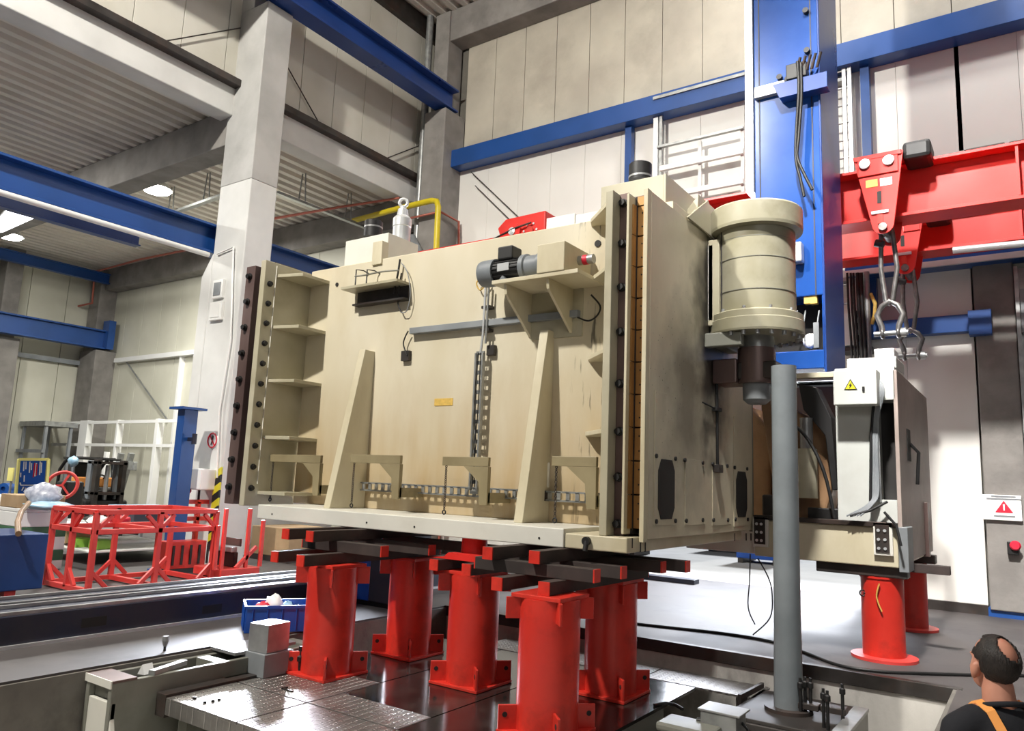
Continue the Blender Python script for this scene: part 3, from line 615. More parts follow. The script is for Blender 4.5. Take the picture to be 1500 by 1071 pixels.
for dx, q_ in ((-.012, .03), (.016, -.02)): m.tube([(x0+dx, 6.25, zc+.05), (x0+dx+q_, 6.24, zc+.35*(zt-zc)), (x0+dx, 6.245, (zc+zt)/2), (x0+dx-q_*.5, 6.24, zc+.75*(zt-zc)), (x0+dx, 6.25, zt)], .006, 6)
P_(m, 'cables', 'black')
z1 = at(712, 412, y=6.28).z
P_(MB().tube([(x0, 6.27, zt), (x0+.02, 6.27, zt+.2), (x0+.03, 6.27, z1)], .014, 8), 'conduit', 'alu'); P_(MB().cyl((x0+.06, 6.27, zt+.1), (x0+.07, 6.27, z1-.05), .012, n=8), 'conduit', 'galv')
for zz in (.25, .5): P_(MB().box(x0-.02, x0+.09, 6.27, YPN, zt+zz-.015, zt+zz+.015), 'clip', 'darksteel')
a = at(602, 484, y=6.31); c = at(848, 461, y=6.31); z = (a.z+c.z)/2
P_(MB().box(a.x, c.x, 6.28, YPN, z-.035, z+.035), 'cable_duct', 'grey', .004)
for px, py, wd, hg, mt in ((597, 522, .12, .12, 'black'), (722, 514, .1, .11, 'black'), (650, 589, .26, .08, 'label'), (876, 357, .07, .07, 'black'), (494, 417, .05, .07, 'black')):
    p = at(px, py, y=YPN)
    if mt == 'label': o = P_(MB().box(p.x-wd/2, p.x+wd/2, YPN-.006, YPN+.01, p.z-hg/2, p.z+hg/2), 'tape_label', 'label'); o['label'] = 'small tan tape label on the panel'
    elif wd > .09: P_(MB().box(p.x-wd/2, p.x+wd/2, YPN-.05, YPN+.01, p.z-hg/2, p.z+hg/2), 'junction_box', 'darksteel', .005)
    else: P_(MB().cyl((p.x, YPN+.01, p.z), (p.x, YPN-.01, p.z), wd/2, n=16), 'bore', 'hole')
for px, py in ((893, 357), (883, 394), (893, 418)): p = at(px, py, y=6.3)
def cable(pts, r=.008, mat='black', par=None): P_(MB().tube(smooth(pts), r, 6), 'cable', mat, par=par)
A = lambda px, py, y=6.3: at(px, py, y=y)
cable([A(588, 400), A(584, 425), A(583, 445), A(588, 458)]); cable([A(588, 385), A(597, 400), A(601, 430), A(596, 455), A(588, 458)], .006, 'grey')
cable([A(598, 485), A(593, 495), A(591, 505), A(596, 520)]); cable([A(846, 465), A(862, 470), A(875, 462), A(879, 448), A(866, 432)], .009)
cable([A(706, 405), A(698, 415), A(704, 425), A(715, 412)], .008, 'label')
# angle shelf and small frames at upper left
a = at(508, 424, y=6.2); c = at(588, 414, y=6.2); z = (a.z+c.z)/2
o = P_(MB().box(a.x-.02, c.x, 6.12, YPN, z-.01, z+.02), 'angle_shelf', 'creamgrey'); MB().box(a.x+.06, c.x, 6.33, 6.36, z-.17, z-.01).build('web', 'darksteel', o); MB().box(a.x+.06, c.x, 6.25, 6.36, z-.19, z-.17).build('lip', 'darksteel', o)
for sx in (522, 538): q = at(sx, 395, y=6.2); MB().tube([(q.x, 6.2, z), (q.x, 6.2, q.z), (q.x+.02, 6.3, q.z+.01), (q.x+.06, YPN, q.z-.02)], .008, 6).build('wire_loop', 'black', o)
cable([A(520, 405, 6.2), A(535, 403, 6.2), A(560, 398, 6.2), A(584, 396, 6.25)], .01, 'bedgrey'); cable([A(586, 380), A(583, 400), A(577, 430)], .012)
# top box, lifting eye, knobs, top right box and hoods
def topbox(pa, pb, ptop, depth, mat, nm):
    a = at(*pa, y=6.45); c = at(*pb, y=6.45); zt_ = at(*ptop, y=6.45).z
    return (a.x, c.x, 6.45, 6.45+depth, 4.26, zt_)
bx = topbox((505, 375), (567, 375), (567, 341), .55, 'offwhite', 'top_box'); P_(MB().box(*bx), 'top_box', 'offwhite', .006)
P_(MB().box(bx[1]-.14, bx[1]+.02, 6.335, 6.449, 4.2, bx[5]-.14), 'top_box_foot', 'cream', .004)
o = P_(MB().lathe(at(547, 333, y=6.75), [(.12, -.14), (.12, .07), (.11, .08)], 24), 'dark_knob', 'black'); MB().lathe(at(547, 333, y=6.75), [(.122, -.02), (.122, 0)], 24).build('band', 'steel', o)
q = at(588, 345, y=6.8); q.z = 4.3
hh = at(588, 298, y=6.8).z
zz_ = lambda py: at(588, py, y=6.8).z-4.25
o = P_(MB().lathe((q.x, 6.8, 4.25), [(.115, 0), (.115, zz_(334)), (.12, zz_(333)), (.12, zz_(322)), (.1, zz_(319)), (.075, zz_(317)), (.065, zz_(308)), (.04, zz_(306)), (.04, hh-4.25-.06)], 28), 'lifting_eye_base', 'alu')
MB().torus((q.x, 6.8, hh), (0.57, -.82, 0), .052, .02, 24, 10).build('eye_ring', 'alu', o)
bx = topbox((880, 300), (972, 300), (972, 255), .9, 'offwhite', 'top_box'); P_(MB().box(*bx), 'top_box', 'creamgrey', .006)
kb = at(938, 250, y=6.9); o = P_(MB().lathe(kb, [(.12, -.12), (.12, .06), (.11, .07)], 24), 'dark_knob', 'black'); MB().lathe(kb, [(.123, -.09), (.123, -.07)], 24).build('band', 'steel', o)
o = P_(MB().box(bx[1]+.0, bx[1]+.02, bx[2], bx[3], 4.27, bx[5]), 'top_box_end', 'creamgrey')
P_(MB().box(-3.2, -2.68, 6.4, 7.1, 4.25, 4.33), 'top_cap', 'cream', .006)
P_(MB().prism([(-2.95, 7.0, 4.25), (-2.68, 7.0, 4.25), (-2.66, 7.0, 4.6)], (0, .75, 0)), 'angled_hood', 'creamgrey', .004)
P_(MB().prism([(-2.67, 6.7, 4.26), (-2.67, 7.7, 4.26), (-2.67, 7.25, 4.62)], (.02, 0, 0)), 'hood_cheek', 'creamgrey')
P_(MB().box(-2.67, -2.62, 7.3, 7.38, 3.35, 4.15), 'mount_strip', 'offwhite', .004)
# pale electric boxes on the rear edge of the top
for pa, pb in (((800, 338), (842, 312)), ((843, 330), (880, 308))):
    a = at(*pa, y=7.6); c = at(*pb, y=7.6); P_(MB().box(a.x, c.x, 7.6, 7.8, 4.25, c.z), 'electric_box', 'white', .008)
    cable([(a.x+.1, 7.55, 4.4), (a.x+.15, 7.5, 4.55), (a.x+.2, 7.58, 4.5), (a.x+.25, 7.52, 4.35)], .015)
# motor shelf, motor, gearbox
YM = 5.85
a = at(722, 412, y=YM); c = at(848, 398, y=YM); zs = at(790, 405, y=YM).z
P_(MB().box(a.x, c.x, YM-.02, YPN, zs-.02, zs+.02), 'motor_shelf', 'cream', .004)
for xx in (a.x+.12, (a.x+c.x)/2+.12): P_(MB().prism([(xx, YPN, zs-.02), (xx, YM+.02, zs-.02), (xx, YM+.04, zs-.12), (xx, YPN, zs-.48)], (.03, 0, 0)), 'shelf_bracket', 'cream', .003)
P_(MB().box(a.x+.15, a.x+.75, YPN-.02, YPN, zs-.5, zs-.02), 'bracket_back', 'creamgrey')
mx0 = at(707, 390, y=6.05).x; mx1 = at(757, 383, y=6.05).x; mx2 = at(787, 380, y=6.05).x; rz = zs+.02+.15; ym = 6.05
mo = P_(MB().lathe((mx0, ym, rz), [(.1, 0), (.135, .02), (.14, .05), (.14, .2)], 28, (1, 0, 0)), 'fan_cover', 'motorgrey')
m = MB(); m.cyl((mx0+.2, ym, rz), (mx1+.12, ym, rz), .115, n=24)
for k in range(20):
    t_ = 2*math.pi*k/20; m.bar((mx0+.2, ym+.12*math.cos(t_), rz+.12*math.sin(t_)), (mx1+.1, ym+.12*math.cos(t_), rz+.12*math.sin(t_)), .008, .008, (0, math.cos(t_), math.sin(t_)))
mb_ = P_(m, 'motor_body', 'black'); MB().box(mx0+.25, mx1, ym-.09, ym+.09, rz+.1, rz+.24).build('terminal_box', 'black', mb_, .015)
MB().box(mx0+.28, mx0+.42, ym-.125, ym-.115, rz-.03, rz+.05).build('rating_plate', 'alu', mb_)
P_(MB().lathe((mx1+.1, ym, rz), [(.14, 0), (.14, .05), (.12, .06), (.12, .2), (.145, .21), (.145, .25)], 28, (1, 0, 0)), 'motor_flange', 'motorgrey')
P_(MB().prism([(mx0+.28, ym-.12, zs+.02), (mx1-.02, ym-.12, zs+.02), (mx1-.08, ym-.12, zs+.09), (mx0+.34, ym-.12, zs+.09)], (0, .22, 0)), 'motor_foot', 'motorgrey')
gx0 = at(789, 380, y=YM).x; gx1 = at(829, 375, y=YM).x; gz1 = at(808, 357, y=YM).z
go = P_(MB().box(gx0, gx1, YM-.03, YPN-.02, zs+.021, gz1), 'gearbox', 'cream', .008)
MB().cyl((gx1, 6.1, (zs+gz1)/2+.03), (gx1+.16, 6.1, (zs+gz1)/2+.03), .045, n=16).build('output_shaft', 'steel', go); MB().cyl((gx1+.05, 6.1, (zs+gz1)/2+.03), (gx1+.1, 6.1, (zs+gz1)/2+.03), .048, n=16).build('red_band', 'signred', go)
# side sheet details
def win(pts):
    ys = [at(*p, x=XS).y for p in pts]; zs_ = [at(*p, x=XS).z for p in pts]; y0, y1, z0, z1 = min(ys), max(ys), min(zs_), max(zs_); k = min(.06, (y1-y0)*.22)
    P_(MB().prism([(XS, y0+k, z0), (XS, y1-k, z0), (XS, y1, z0+1.6*k), (XS, y1, z1-1.6*k), (XS, y1-k, z1), (XS, y0+k, z1), (XS, y0, z1-1.6*k), (XS, y0, z0+1.6*k)], (.014, 0, 0)), 'side_window', 'hole')
win([(963, 672), (986, 760)]); win([(1077, 690), (1093, 757)])
def cover(y0, y1, z0, z1): P_(MB().box(XS, XS+.008, y0, y1, z0, z1), 'cover_plate', 'side', .002)
a = at(959, 572, x=XS); b_ = at(989, 765, x=XS); cover(a.y, b_.y, b_.z-.02, a.z)
a = at(1003, 672, x=XS); b_ = at(1032, 768, x=XS); cover(a.y, b_.y, b_.z, a.z)
a = at(1043, 680, x=XS); b_ = at(1070, 768, x=XS); cover(a.y, b_.y, b_.z, a.z)
a = at(1074, 610, x=XS); b_ = at(1096, 770, x=XS); cover(a.y, b_.y, b_.z, a.z)
for px, py in ((961, 668), (989, 672), (1003, 674), (1029, 678), (1044, 680), (1065, 683), (1076, 685), (1094, 687), (961, 764), (989, 763), (1005, 763), (1029, 762), (1045, 762), (1066, 762), (1077, 761), (1095, 761)):
    p = at(px, py, x=XS+.01); P_(MB().cyl((XS+.004, p.y, p.z), (XS+.022, p.y, p.z), .02, n=8), 'screw', 'black')
p = at(1050, 560, x=XS+.03); q = at(1051, 688, x=XS+.03)
P_(MB().tube([p, (p+q)/2, q], .016, 8), 'hydraulic_line', 'black'); P_(MB().box(q.x-.03, q.x+.04, q.y-.06, q.y+.06, q.z-.03, q.z+.05), 'line_coupling', 'darksteel', .004); r_ = at(1050, 600, x=XS+.03)
P_(MB().box(r_.x-.03, r_.x+.03, r_.y-.07, r_.y+.07, r_.z-.02, r_.z+.02), 'line_clip', 'black', .004); P_(MB().cyl(r_, (r_.x, r_.y-.4, r_.z+.03), .008, n=6), 'cable', 'black')
for px, py in ((926, 792), (938, 798), (945, 798), (1076, 784), (1093, 784), (1100, 784)): p = at(px, py, x=XS-.05); P_(MB().cyl(p+Vector((0, 0, .02)), p-Vector((0, 0, .06)), .007, n=6), 'stud', 'black')
P_(MB().box(-2.712, XS, 8.74, 8.78, 1.2, 4.2), 'rear_edge', 'bedgrey', .004)
# crumpled film on the base plate
p = at(752, 757, z=ZT); m = MB(); m.ell((p.x, p.y, ZT+.035), .12, .07, .04, 12, 7, .35)
tag(m.build('crumpled_film', 'wrap'), 'crumpled clear plastic film lying on the machine base plate', 'plastic film')
# ------------------------------------------------------------------ drive unit on the right side
DC = Vector((-2.27, 7.6, 0))
du = thing('spindle_drive', 'big cream cylindrical drive bolted to the machine side', 'drive unit', (-2.27, 7.6, 2.7))
D_ = lambda mb, n, mat, bev=0.0: mb.build(n, mat, du, bev)
zt0, zt1, zb0, zb1 = 4.28, 4.5, 3.2, 3.42
D_(MB().lathe((DC.x, DC.y, 0), [(.39, zb1), (.385, 3.7), (.385, 3.71), (.39, 4.18), (.39, zt0)], 48), 'housing', 'drivepaint')
D_(MB().lathe((DC.x, DC.y, 0), [(.33, zt0-.02), (.46, zt0), (.465, zt0+.03), (.465, zt1), (.45, zt1+.02), (.1, zt1+.02)], 48), 'top_flange', 'drivepaint')
D_(MB().lathe((DC.x, DC.y, 0), [(.2, zb0), (.46, zb0), (.465, zb0+.02), (.465, zb1-.09), (.455, zb1-.08), (.455, zb1-.02), (.42, zb1)], 48), 'bottom_flange', 'drivepaint')
for zz in (3.62, 3.95, 4.16): D_(MB().lathe((DC.x, DC.y, 0), [(.392, zz), (.392, zz+.006)], 48), 'seam', 'bedgrey')
D_(MB().bar((DC.x-.26, DC.y-.29, zb1), (DC.x-.26, DC.y-.29, zt0), .012, .012), 'seam', 'hole')
for k in range(20):
    t_ = 2*math.pi*k/20; c = Vector((DC.x+.42*math.cos(t_), DC.y+.42*math.sin(t_), zb0)); D_(MB().cyl(c, c-Vector((0, 0, .04)), .022, n=8), 'bolt', 'steel')
    if k % 2: D_(MB().cyl((DC.x+.4*math.cos(t_), DC.y+.4*math.sin(t_), zb1-.05), (DC.x+.4*math.cos(t_), DC.y+.4*math.sin(t_), zb1+.03), .016, n=8), 'bolt', 'steel')
D_(MB().lathe((DC.x, DC.y, 0), [(.17, 3.08), (.17, 3.22)], 28), 'neck', 'galv')
D_(MB().box(-2.67, -2.3, 7.2, 7.3, 3.06, 3.2), 'mount_arm', 'bedgrey', .01); D_(MB().box(-2.67, -2.55, 7.3, 7.9, 3.1, 3.22), 'mount_block', 'bedgrey', .01)
D_(MB().box(-2.67, -2.55, 7.3, 7.9, 3.3, 4.2), 'mount_plate', 'creamgrey', .006)
m = MB(); m.lathe((DC.x, DC.y, 0), [(.18, 2.72), (.185, 2.74), (.185, 3.08)], 28)
D_(m, 'gear_head', 'brownbar'); D_(MB().box(-2.67, -2.42, 7.42, 7.78, 2.72, 2.97), 'cross_arm', 'brownbar', .015); D_(MB().box(-2.42, -2.04, 7.45, 7.75, 2.76, 2.93), 'gear_block', 'darksteel', .012)
D_(MB().lathe((DC.x, DC.y, 0), [(.09, 2.52), (.135, 2.56), (.14, 2.72)], 24), 'nozzle', 'grey')

# ================================================================== RED STANDS, SUPPORT BEAMS, PIT CONTENT
def make_stand(loc, r, zt, label, group):
    x, y, z = loc; t = thing('red_stand', label, 'stand', loc, group)
    h = .275
    MB().box(x-h, x+h, y-h, y+h, z, z+.025).build('base_plate', 'red', t, .004)
    MB().lathe((x, y, 0), [(r, z+.025), (r, zt-.03)], 36).build('column', 'red', t)
    MB().box(x-h*.8, x+h*.8, y-h*.8, y+h*.8, zt-.03, zt).build('top_plate', 'red', t, .004)
    for sx in (-1, 1):
        for sy in (-1, 1):
            d = Vector((sx, sy, 0)).normalized(); a = Vector((x, y, 0))+d*(r-.01)
            MB().bar(a+Vector((0, 0, z+.11)), a+d*.15+Vector((0, 0, z+.11)), .022, .175).build('foot_fin', 'red', t, .004)
            MB().bar(a+Vector((0, 0, zt-.11)), a+d*.12+Vector((0, 0, zt-.11)), .022, .16).build('head_fin', 'red', t, .004)
            MB().cyl(a+d*.1+Vector((0, 0, z+.13))+d.cross(Vector((0, 0, 1)))*.014, a+d*.1+Vector((0, 0, z+.13))-d.cross(Vector((0, 0, 1)))*.014, .02, n=10).build('fin_bore', 'hole', t)
    return t
G = 'red pillar stands under the cream machine'
s1 = make_stand((-5.6, 5.19, ZP), .236, .811, 'red pillar stand at the front left, nearest the blue crate', G)
for loc, lb in (((-5.6, 6.32, ZP), 'red pillar stand standing behind the front left stand'), ((-4.4, 5.86, ZP), 'red pillar stand in the middle of the five under the machine'),
                ((-3.14, 5.16, ZP), 'nearest red pillar stand, at the bottom centre of the photo'), ((-3.28, 6.47, ZP), 'red pillar stand behind the nearest one, facing the pit wall')):
    copy_tree(s1, Vector(loc), label=lb)
def beam(p0, p1, z0, label, h=.1, w_=.1):
    p0 = Vector((p0[0], p0[1], z0+h/2)); p1 = Vector((p1[0], p1[1], z0+h/2)); d = (p1-p0).normalized()
    t = thing('support_beam', label, 'beam', ((p0.x+p1.x)/2, (p0.y+p1.y)/2, z0), 'dark support beams with red ends under the machine')
    MB().bar(p0+d*.012, p1-d*.012, w_, h).build('bar', 'beamdark', t, .004)
    for a, c in ((p0, p0+d*.012), (p1-d*.012, p1)): MB().bar(a, c, w_*.99, h*.99).build('red_end', 'red', t)
L1, L2, L3 = .812, .913, 1.014
beam((-5.94, 4.75), (-5.94, 6.6), L1, 'lowest left support beam with red end, outer one on the left stand')
beam((-5.54, 4.72), (-5.54, 6.65), L1, 'lowest left support beam with red end, inner one on the left stand')
beam((-3.48, 4.91), (-3.48, 6.75), L1, 'lowest right support beam with red end, left one on nearest stand')
beam((-3.1, 4.99), (-3.1, 6.78), L1, 'lowest right support beam with red end, right one on nearest stand')
beam((-4.62, 5.5), (-4.62, 6.2), L1, 'short dark support beam on the middle stand')
beam((-4.2, 5.45), (-4.2, 6.25), L1, 'second short dark support beam on the middle stand')
beam((-6.1, 5.25), (-5.0, 5.25), L2, 'crosswise support beam in the left stack, front one')
beam((-6.1, 5.75), (-4.85, 5.75), L2, 'crosswise support beam in the left stack, second one')
beam((-6.0, 6.3), (-4.45, 6.3), L2, 'crosswise support beam in the left stack, rear one')
beam((-3.95, 5.28), (-2.80, 5.28), L2, 'crosswise support beam in the right stack, front one')
beam((-3.95, 5.68), (-2.77, 5.68), L2, 'crosswise support beam in the right stack, second one')
beam((-3.85, 6.36), (-2.72, 6.36), L2, 'crosswise support beam in the right stack, third one')
beam((-3.8, 6.62), (-2.6, 6.62), L2, 'crosswise support beam in the right stack, rear one')
beam((-5.97, 4.88), (-5.97, 6.7), L3, 'top left support beam with red end under the machine base, outer one')
beam((-5.66, 4.91), (-5.66, 6.7), L3, 'top left support beam with red end under the machine base, inner one')
beam((-3.72, 5.1), (-3.72, 6.7), L3, 'top right support beam with red end under the machine base, left one')
beam((-3.31, 5.17), (-3.31, 6.8), L3, 'top right support beam with red end under the machine base, right one')
# red screw jack on the middle stand
t = thing('screw_jack', 'red lifting jack standing on the middle red stand', 'jack', (-4.42, 5.85, L2))
MB().lathe((-4.42, 5.85, 0), [(.2, L2), (.2, L2+.03), (.13, L2+.05), (.12, 1.118)], 20).build('body', 'redcrane', t)
MB().prism([(-4.75, 5.62, L2), (-4.08, 5.62, L2), (-4.12, 5.62, L2+.06), (-4.55, 5.62, L2+.06), (-4.6, 5.62, L2+.02)], (0, .1, 0)).build('foot_flange', 'redcrane', t)
# foundation plates
pl = [(-5.92, -4.95, 3.78, 5.0), (-4.94, -3.6, 3.78, 4.7), (-5.92, -4.95, 5.01, 6.0), (-3.59, -2.6, 3.78, 4.7)]
t = thing('tread_plate_deck', 'bright tread plate decking at the lower left in the pit', 'deck', (-4.6, 4.7, -.85))
for k, (a, b_, c, d) in enumerate(((-5.92, -5.0, 3.78, 4.45), (-4.99, -4.0, 3.78, 4.45), (-3.99, -2.95, 3.78, 4.45), (-5.92, -5.0, 4.46, 5.3), (-4.99, -4.0, 4.46, 4.85))):
    MB().box(a, b_-.006, c, d-.006, ZP-.02, ZP).build('tread_plate', 'tread', t, .004)
MB().box(-5.92, -2.95, 3.78, 3.8, ZP-.13, ZP-.02).build('edge_skirt', 'tread', t)
MB().box(-6.06, -5.93, 3.78, 5.3, ZP-.16, ZP+.02).build('edge_channel', 'darksteel', t, .004)
for k in range(4): MB().box(-5.9+.95*k, -5.78+.95*k, 3.9, 5.2, -.85, ZP-.02).build('support', 'bedgrey', t)
for px, py in ((285, 1024), (300, 1030), (312, 1028), (321, 1026)): p = at(px, py, z=ZP); MB().cyl((p.x, p.y, ZP), (p.x, p.y, ZP+.015), .015, n=8).build('bolt', 'black', t)
p = at(424, 1011, z=ZP); m = MB(); m.box(p.x-.07, p.x+.07, p.y-.03, p.y-.015, ZP, ZP+.012); m.box(p.x-.07, p.x-.055, p.y-.03, p.y+.03, ZP, ZP+.012); m.build('lift_handle', 'darksteel', t)
t = thing('foundation_plate', 'dark oily steel plate carrying the five red stands', 'plate', (-4.3, 6, -.85))
for a, b_, c, d in ((-5.92, -5.0, 5.3, 7.2), (-4.99, -4.0, 4.85, 7.2), (-3.99, -2.75, 4.45, 7.2)): MB().box(a, b_-.006, c, d, ZP-.03, ZP-.002).build('steel_plate', 'wet', t)
for a in (-5.7, -4.5, -3.3): MB().box(a, a+.25, 4.9, 7.15, -.85, ZP-.03).build('support', 'bedgrey', t)
t = thing('tread_plate_deck', 'tread plate decking in front of the far pit wall', 'deck', (-3.6, 7.5, -.85))
for k, (a, b_) in enumerate(((-5.3, -4.3), (-4.29, -3.3), (-3.29, -2.2))): MB().box(a, b_-.006, 7.22, 7.72, ZP-.02, ZP).build('tread_plate', 'tread', t, .004)
for a in (-5.2, -3.9, -2.4): MB().box(a, a+.12, 7.3, 7.65, -.85, ZP-.02).build('support', 'bedgrey', t)
MB().bar(at(1083, 1026, z=ZP), at(1117, 1008, z=ZP), .03, .1).build('edge_channel', 'darksteel', t)
# left bed rail in the pit
t = thing('bed_rail', 'grey machine bed end with open top at the lower left', 'machine bed', (-6.25, 4.2, -.85))
x0, x1, y0, y1 = -6.46, -6.07, 3.4, 5.5
m = MB(); m.box(x0, x0+.05, y0, y1, -.7, -.05); m.box(x1-.05, x1, y0, y1, -.85, -.05); m.box(x0+.05, x1-.05, y0+.1, y1, -.7, -.5); m.box(x0+.05, x1-.05, y0+.05, y0+.1, -.85, -.05)
for yy in (4.35, 4.85, y1-.12): m.box(x0+.05, x1-.05, yy, yy+.12, -.5, -.05)
m.build('casting', 'bedgrey', t, .006)
MB().prism([(x0, y0+.05, -.2), (x1, y0+.05, -.2), (x1, y0+.05, -.32), (x1+.03, y0+.05, -.42), (x1+.03, y0+.05, -.85), (x0, y0+.05, -.85)], (0, -.04, 0)).build('end_plate', 'offwhite', t, .006)
MB().box(x0-.02, x1+.01, y0, y0+.2, -.05, -.03).build('top_lip', 'brownbar', t, .004); MB().box(x0-.02, x1, y0-.01, y0+.0, -.09, -.03).build('lip_edge', 'offwhite', t)
MB().box(x1-.01, x1+.05, 4.4, 5.5, -.3, -.18).build('side_ledge', 'bedgrey', t, .004)
p = at(205, 985, z=-.05); tag(MB().prism([(p.x-.035, p.y, -.07), (p.x+.035, p.y+.02, -.07), (p.x+.005, p.y+.01, .01)], (.03, .07, .012)).build('wooden_wedge', 'sign'), 'small white rag wedge sitting in the grey bed end', 'wedge')
p = at(240, 962, z=-.05); t = thing('clamp_bolt', 'small dark clamp bolt standing upright on the grey bed end', 'bolt', p)
MB().cyl((p.x, p.y, -.06), (p.x, p.y, .06), .012, n=10).build('shank', 'black', t); MB().lathe((p.x, p.y, .04), [(.016, 0), (.03, .05), (.026, .09)], 12).build('head', 'steel', t)
a = at(262, 972, z=-.02); tag(MB().bar(at(222, 986, z=-.03), at(270, 970, z=-.03), .06, .04).build('clamp_bar', 'galv'), 'worn steel clamp bar lying along the grey bed end', 'bar')
pa = at(300, 962, z=-.01); tag(MB().box(-6.5, -6.12, 4.55, 5.25, -.03, .0).build('cover_sheet', 'steel', None, .003), 'thin bright steel cover sheet lying beyond the grey bed end', 'sheet')
# steel cube
c0 = at(393, 965, z=ZP+.02)
cx, cy = -5.86, 4.93
h = .11; zc0 = -.03
t = thing('steel_block', 'bare steel cube block standing on the bright deck edge', 'block', (-6.1, 4.75, -.03))
R_ = Matrix.Rotation(.12, 3, 'Z')
MB().obox((-6.0, 4.82, .13), R_@Vector((.12, 0, 0)), R_@Vector((0, .14, 0)), (0, 0, .125)).build('block', 'steel', t, .006)
MB().box(-6.18, -5.84, 4.66, 5.0, -.2, .004).build('base', 'grey', t, .006)
for dx in (.0, .07):
    tag(MB().lathe((-5.78+dx, 5.02+dx, ZP), [(.022, 0), (.022, .1), (.032, .11), (.032, .15), (.02, .16), (.02, .24)], 12).build('stud_bolt', 'black'), 'upright black stud bolt beside the steel cube, %s one' % ('left' if dx == 0 else 'right'), 'bolt')
# blue crate with rags
x0, x1, y0, y1, z1 = -7.35, -6.62, 5.35, 6.2, .26
a = at(358, 928, z=0); b_ = at(447, 925, z=0)
t = thing('plastic_crate', 'blue plastic crate of rags behind the front left stand', 'crate', (a.x, a.y, 0))
d = (b_-a).normalized(); nn = Vector((-d.y, d.x, 0)); L = (b_-a).length+.12; W = .42; H = .27
def side(p, q, n_):
    MB().bar(p+Vector((0, 0, H/2)), q+Vector((0, 0, H/2)), .015, H).build('crate_wall', 'crateblue', t, .004)
    m = MB()
    for k in range(5): r_ = p.lerp(q, .1+.2*k)-n_*.01; m.bar(r_+Vector((0, 0, .02)), r_+Vector((0, 0, H-.03)), .01, .02)
    m.bar(p+Vector((0, 0, H-.015))-n_*.008, q+Vector((0, 0, H-.015))-n_*.008, .02, .03); m.build('crate_rib', 'crateblue', t)
side(a, a+d*L, nn); side(a+nn*W, a+nn*W+d*L, -nn); side(a, a+nn*W, d); side(a+d*L, a+d*L+nn*W, -d)
MB().prism([a+nn*.0+Vector((0, 0, .01)), a+d*L+Vector((0, 0, .01)), a+d*L+nn*W+Vector((0, 0, .01)), a+nn*W+Vector((0, 0, .01))], (0, 0, .02)).build('crate_floor', 'crateblue', t)
for k, (fx, fy, fz, mt, lb) in enumerate(((.25, .2, .2, 'sign', 'crumpled white rag on top in the blue crate'), (.12, .2, .16, 'signred', 'red rag at the left end in the blue crate'), (.45, .25, .15, 'bluewrap', 'pale blue rag in the middle of the blue crate'), (.32, .2, .12, 'grey', 'grey rag under the white rag in the blue crate'), (.6, .22, .12, 'sign', 'white glove at the right end in the blue crate'))):
    q = a+d*(L*fx+.1)+nn*(W*fy*2); m = MB(); m.ell((q.x, q.y, fz+.05), .1, .08, .1 if k == 0 else .07, 12, 8, .25); tag(m.build('rag', mt), lb, 'rag', 'rags in the blue crate')
# pipe, bed base at the right, clutter in the pit
t = thing('guide_column', 'tall grey steel tube standing on the right bed base', 'column', (-1.86, 7.05, ZP))
MB().lathe((-1.86, 7.05, 0), [(.122, ZP), (.112, .6), (.11, 2.8)], 32).build('tube', 'tubegrey', t); MB().lathe((-1.86, 7.05, 0), [(.2, ZP), (.2, ZP+.03), (.122, ZP+.03)], 28).build('foot_ring', 'darksteel', t)
t = thing('column_bed', 'dark grey cast bed base with studs at the bottom right', 'machine bed', (-1.8, 6.9, -.85))
MB().box(-2.25, -1.36, 6.45, 7.6, -.8, ZP).build('casting', 'darksteel', t, .01); MB().box(-1.36, -1.31, 6.3, 7.5, -.8, ZP+.01).build('side_plate', 'bedgrey', t, .005); MB().box(-2.25, -1.36, 6.46, 6.5, ZP, ZP+.03).build('front_lip', 'darksteel', t, .005)
MB().box(-1.42, -1.30, 6.45, 7.5, ZP, ZP+.03).build('rail_edge', 'galv', t, .004)
for k, (px, py) in enumerate(((1173, 1048), (1180, 1046), (1188, 1048), (1207, 1066), (1213, 1070), (1235, 1058))):
    p = at(px, py, z=ZP); MB().lathe((p.x, p.y, ZP), [(.014, 0), (.014, .22), (.024, .22), (.024, .26), (.012, .27), (.012, .3)], 10).build('stud', 'black', t)
for px, py in ((1183, 1036), (1222, 1042)): p = at(px, py, z=ZP+.06); MB().box(p.x-.1, p.x+.1, p.y-.06, p.y+.06, ZP+.05, ZP+.1).build('clamp_plate', 'darksteel', t, .006)
t = thing('junction_box', 'small steel junction box in front of the right bed base', 'box', at(1070, 1060, z=ZP))
a = at(1038, 1028, z=ZP+.16); b_ = at(1100, 1034, z=ZP+.16); MB().box(a.x+.02, b_.x, a.y-.24, a.y, ZP, ZP+.15).build('body', 'galv', t, .006); MB().box(a.x, b_.x+.03, a.y-.25, a.y+.01, ZP+.15, ZP+.165).build('lid', 'steel', t, .004)
MB().tube([(b_.x, a.y-.1, ZP+.08), (b_.x+.06, a.y-.12, ZP+.04), (b_.x+.05, a.y-.2, ZP+.0)], .012, 6).build('cable', 'black', t); MB().cyl((a.x+.02, a.y-.2, ZP+.06), (a.x-.02, a.y-.2, ZP+.06), .02, n=10).build('gland', 'black', t)
p = at(1010, 1068, z=ZP); tag(MB().box(p.x-.2, p.x+.25, p.y-.2, p.y+.1, ZP-.005, ZP+.06).build('machine_block', 'bedgrey', None, .02), 'pale grey block at the bottom edge in the pit', 'block')
tag(MB().tube([at(958, 1033, z=ZP+.01), at(975, 1030, z=ZP+.01), at(990, 1033, z=ZP+.01), at(1000, 1039, z=ZP+.01)], .014, 6).build('hose', 'black'), 'short black hose end lying on the dark pit plate', 'hose')
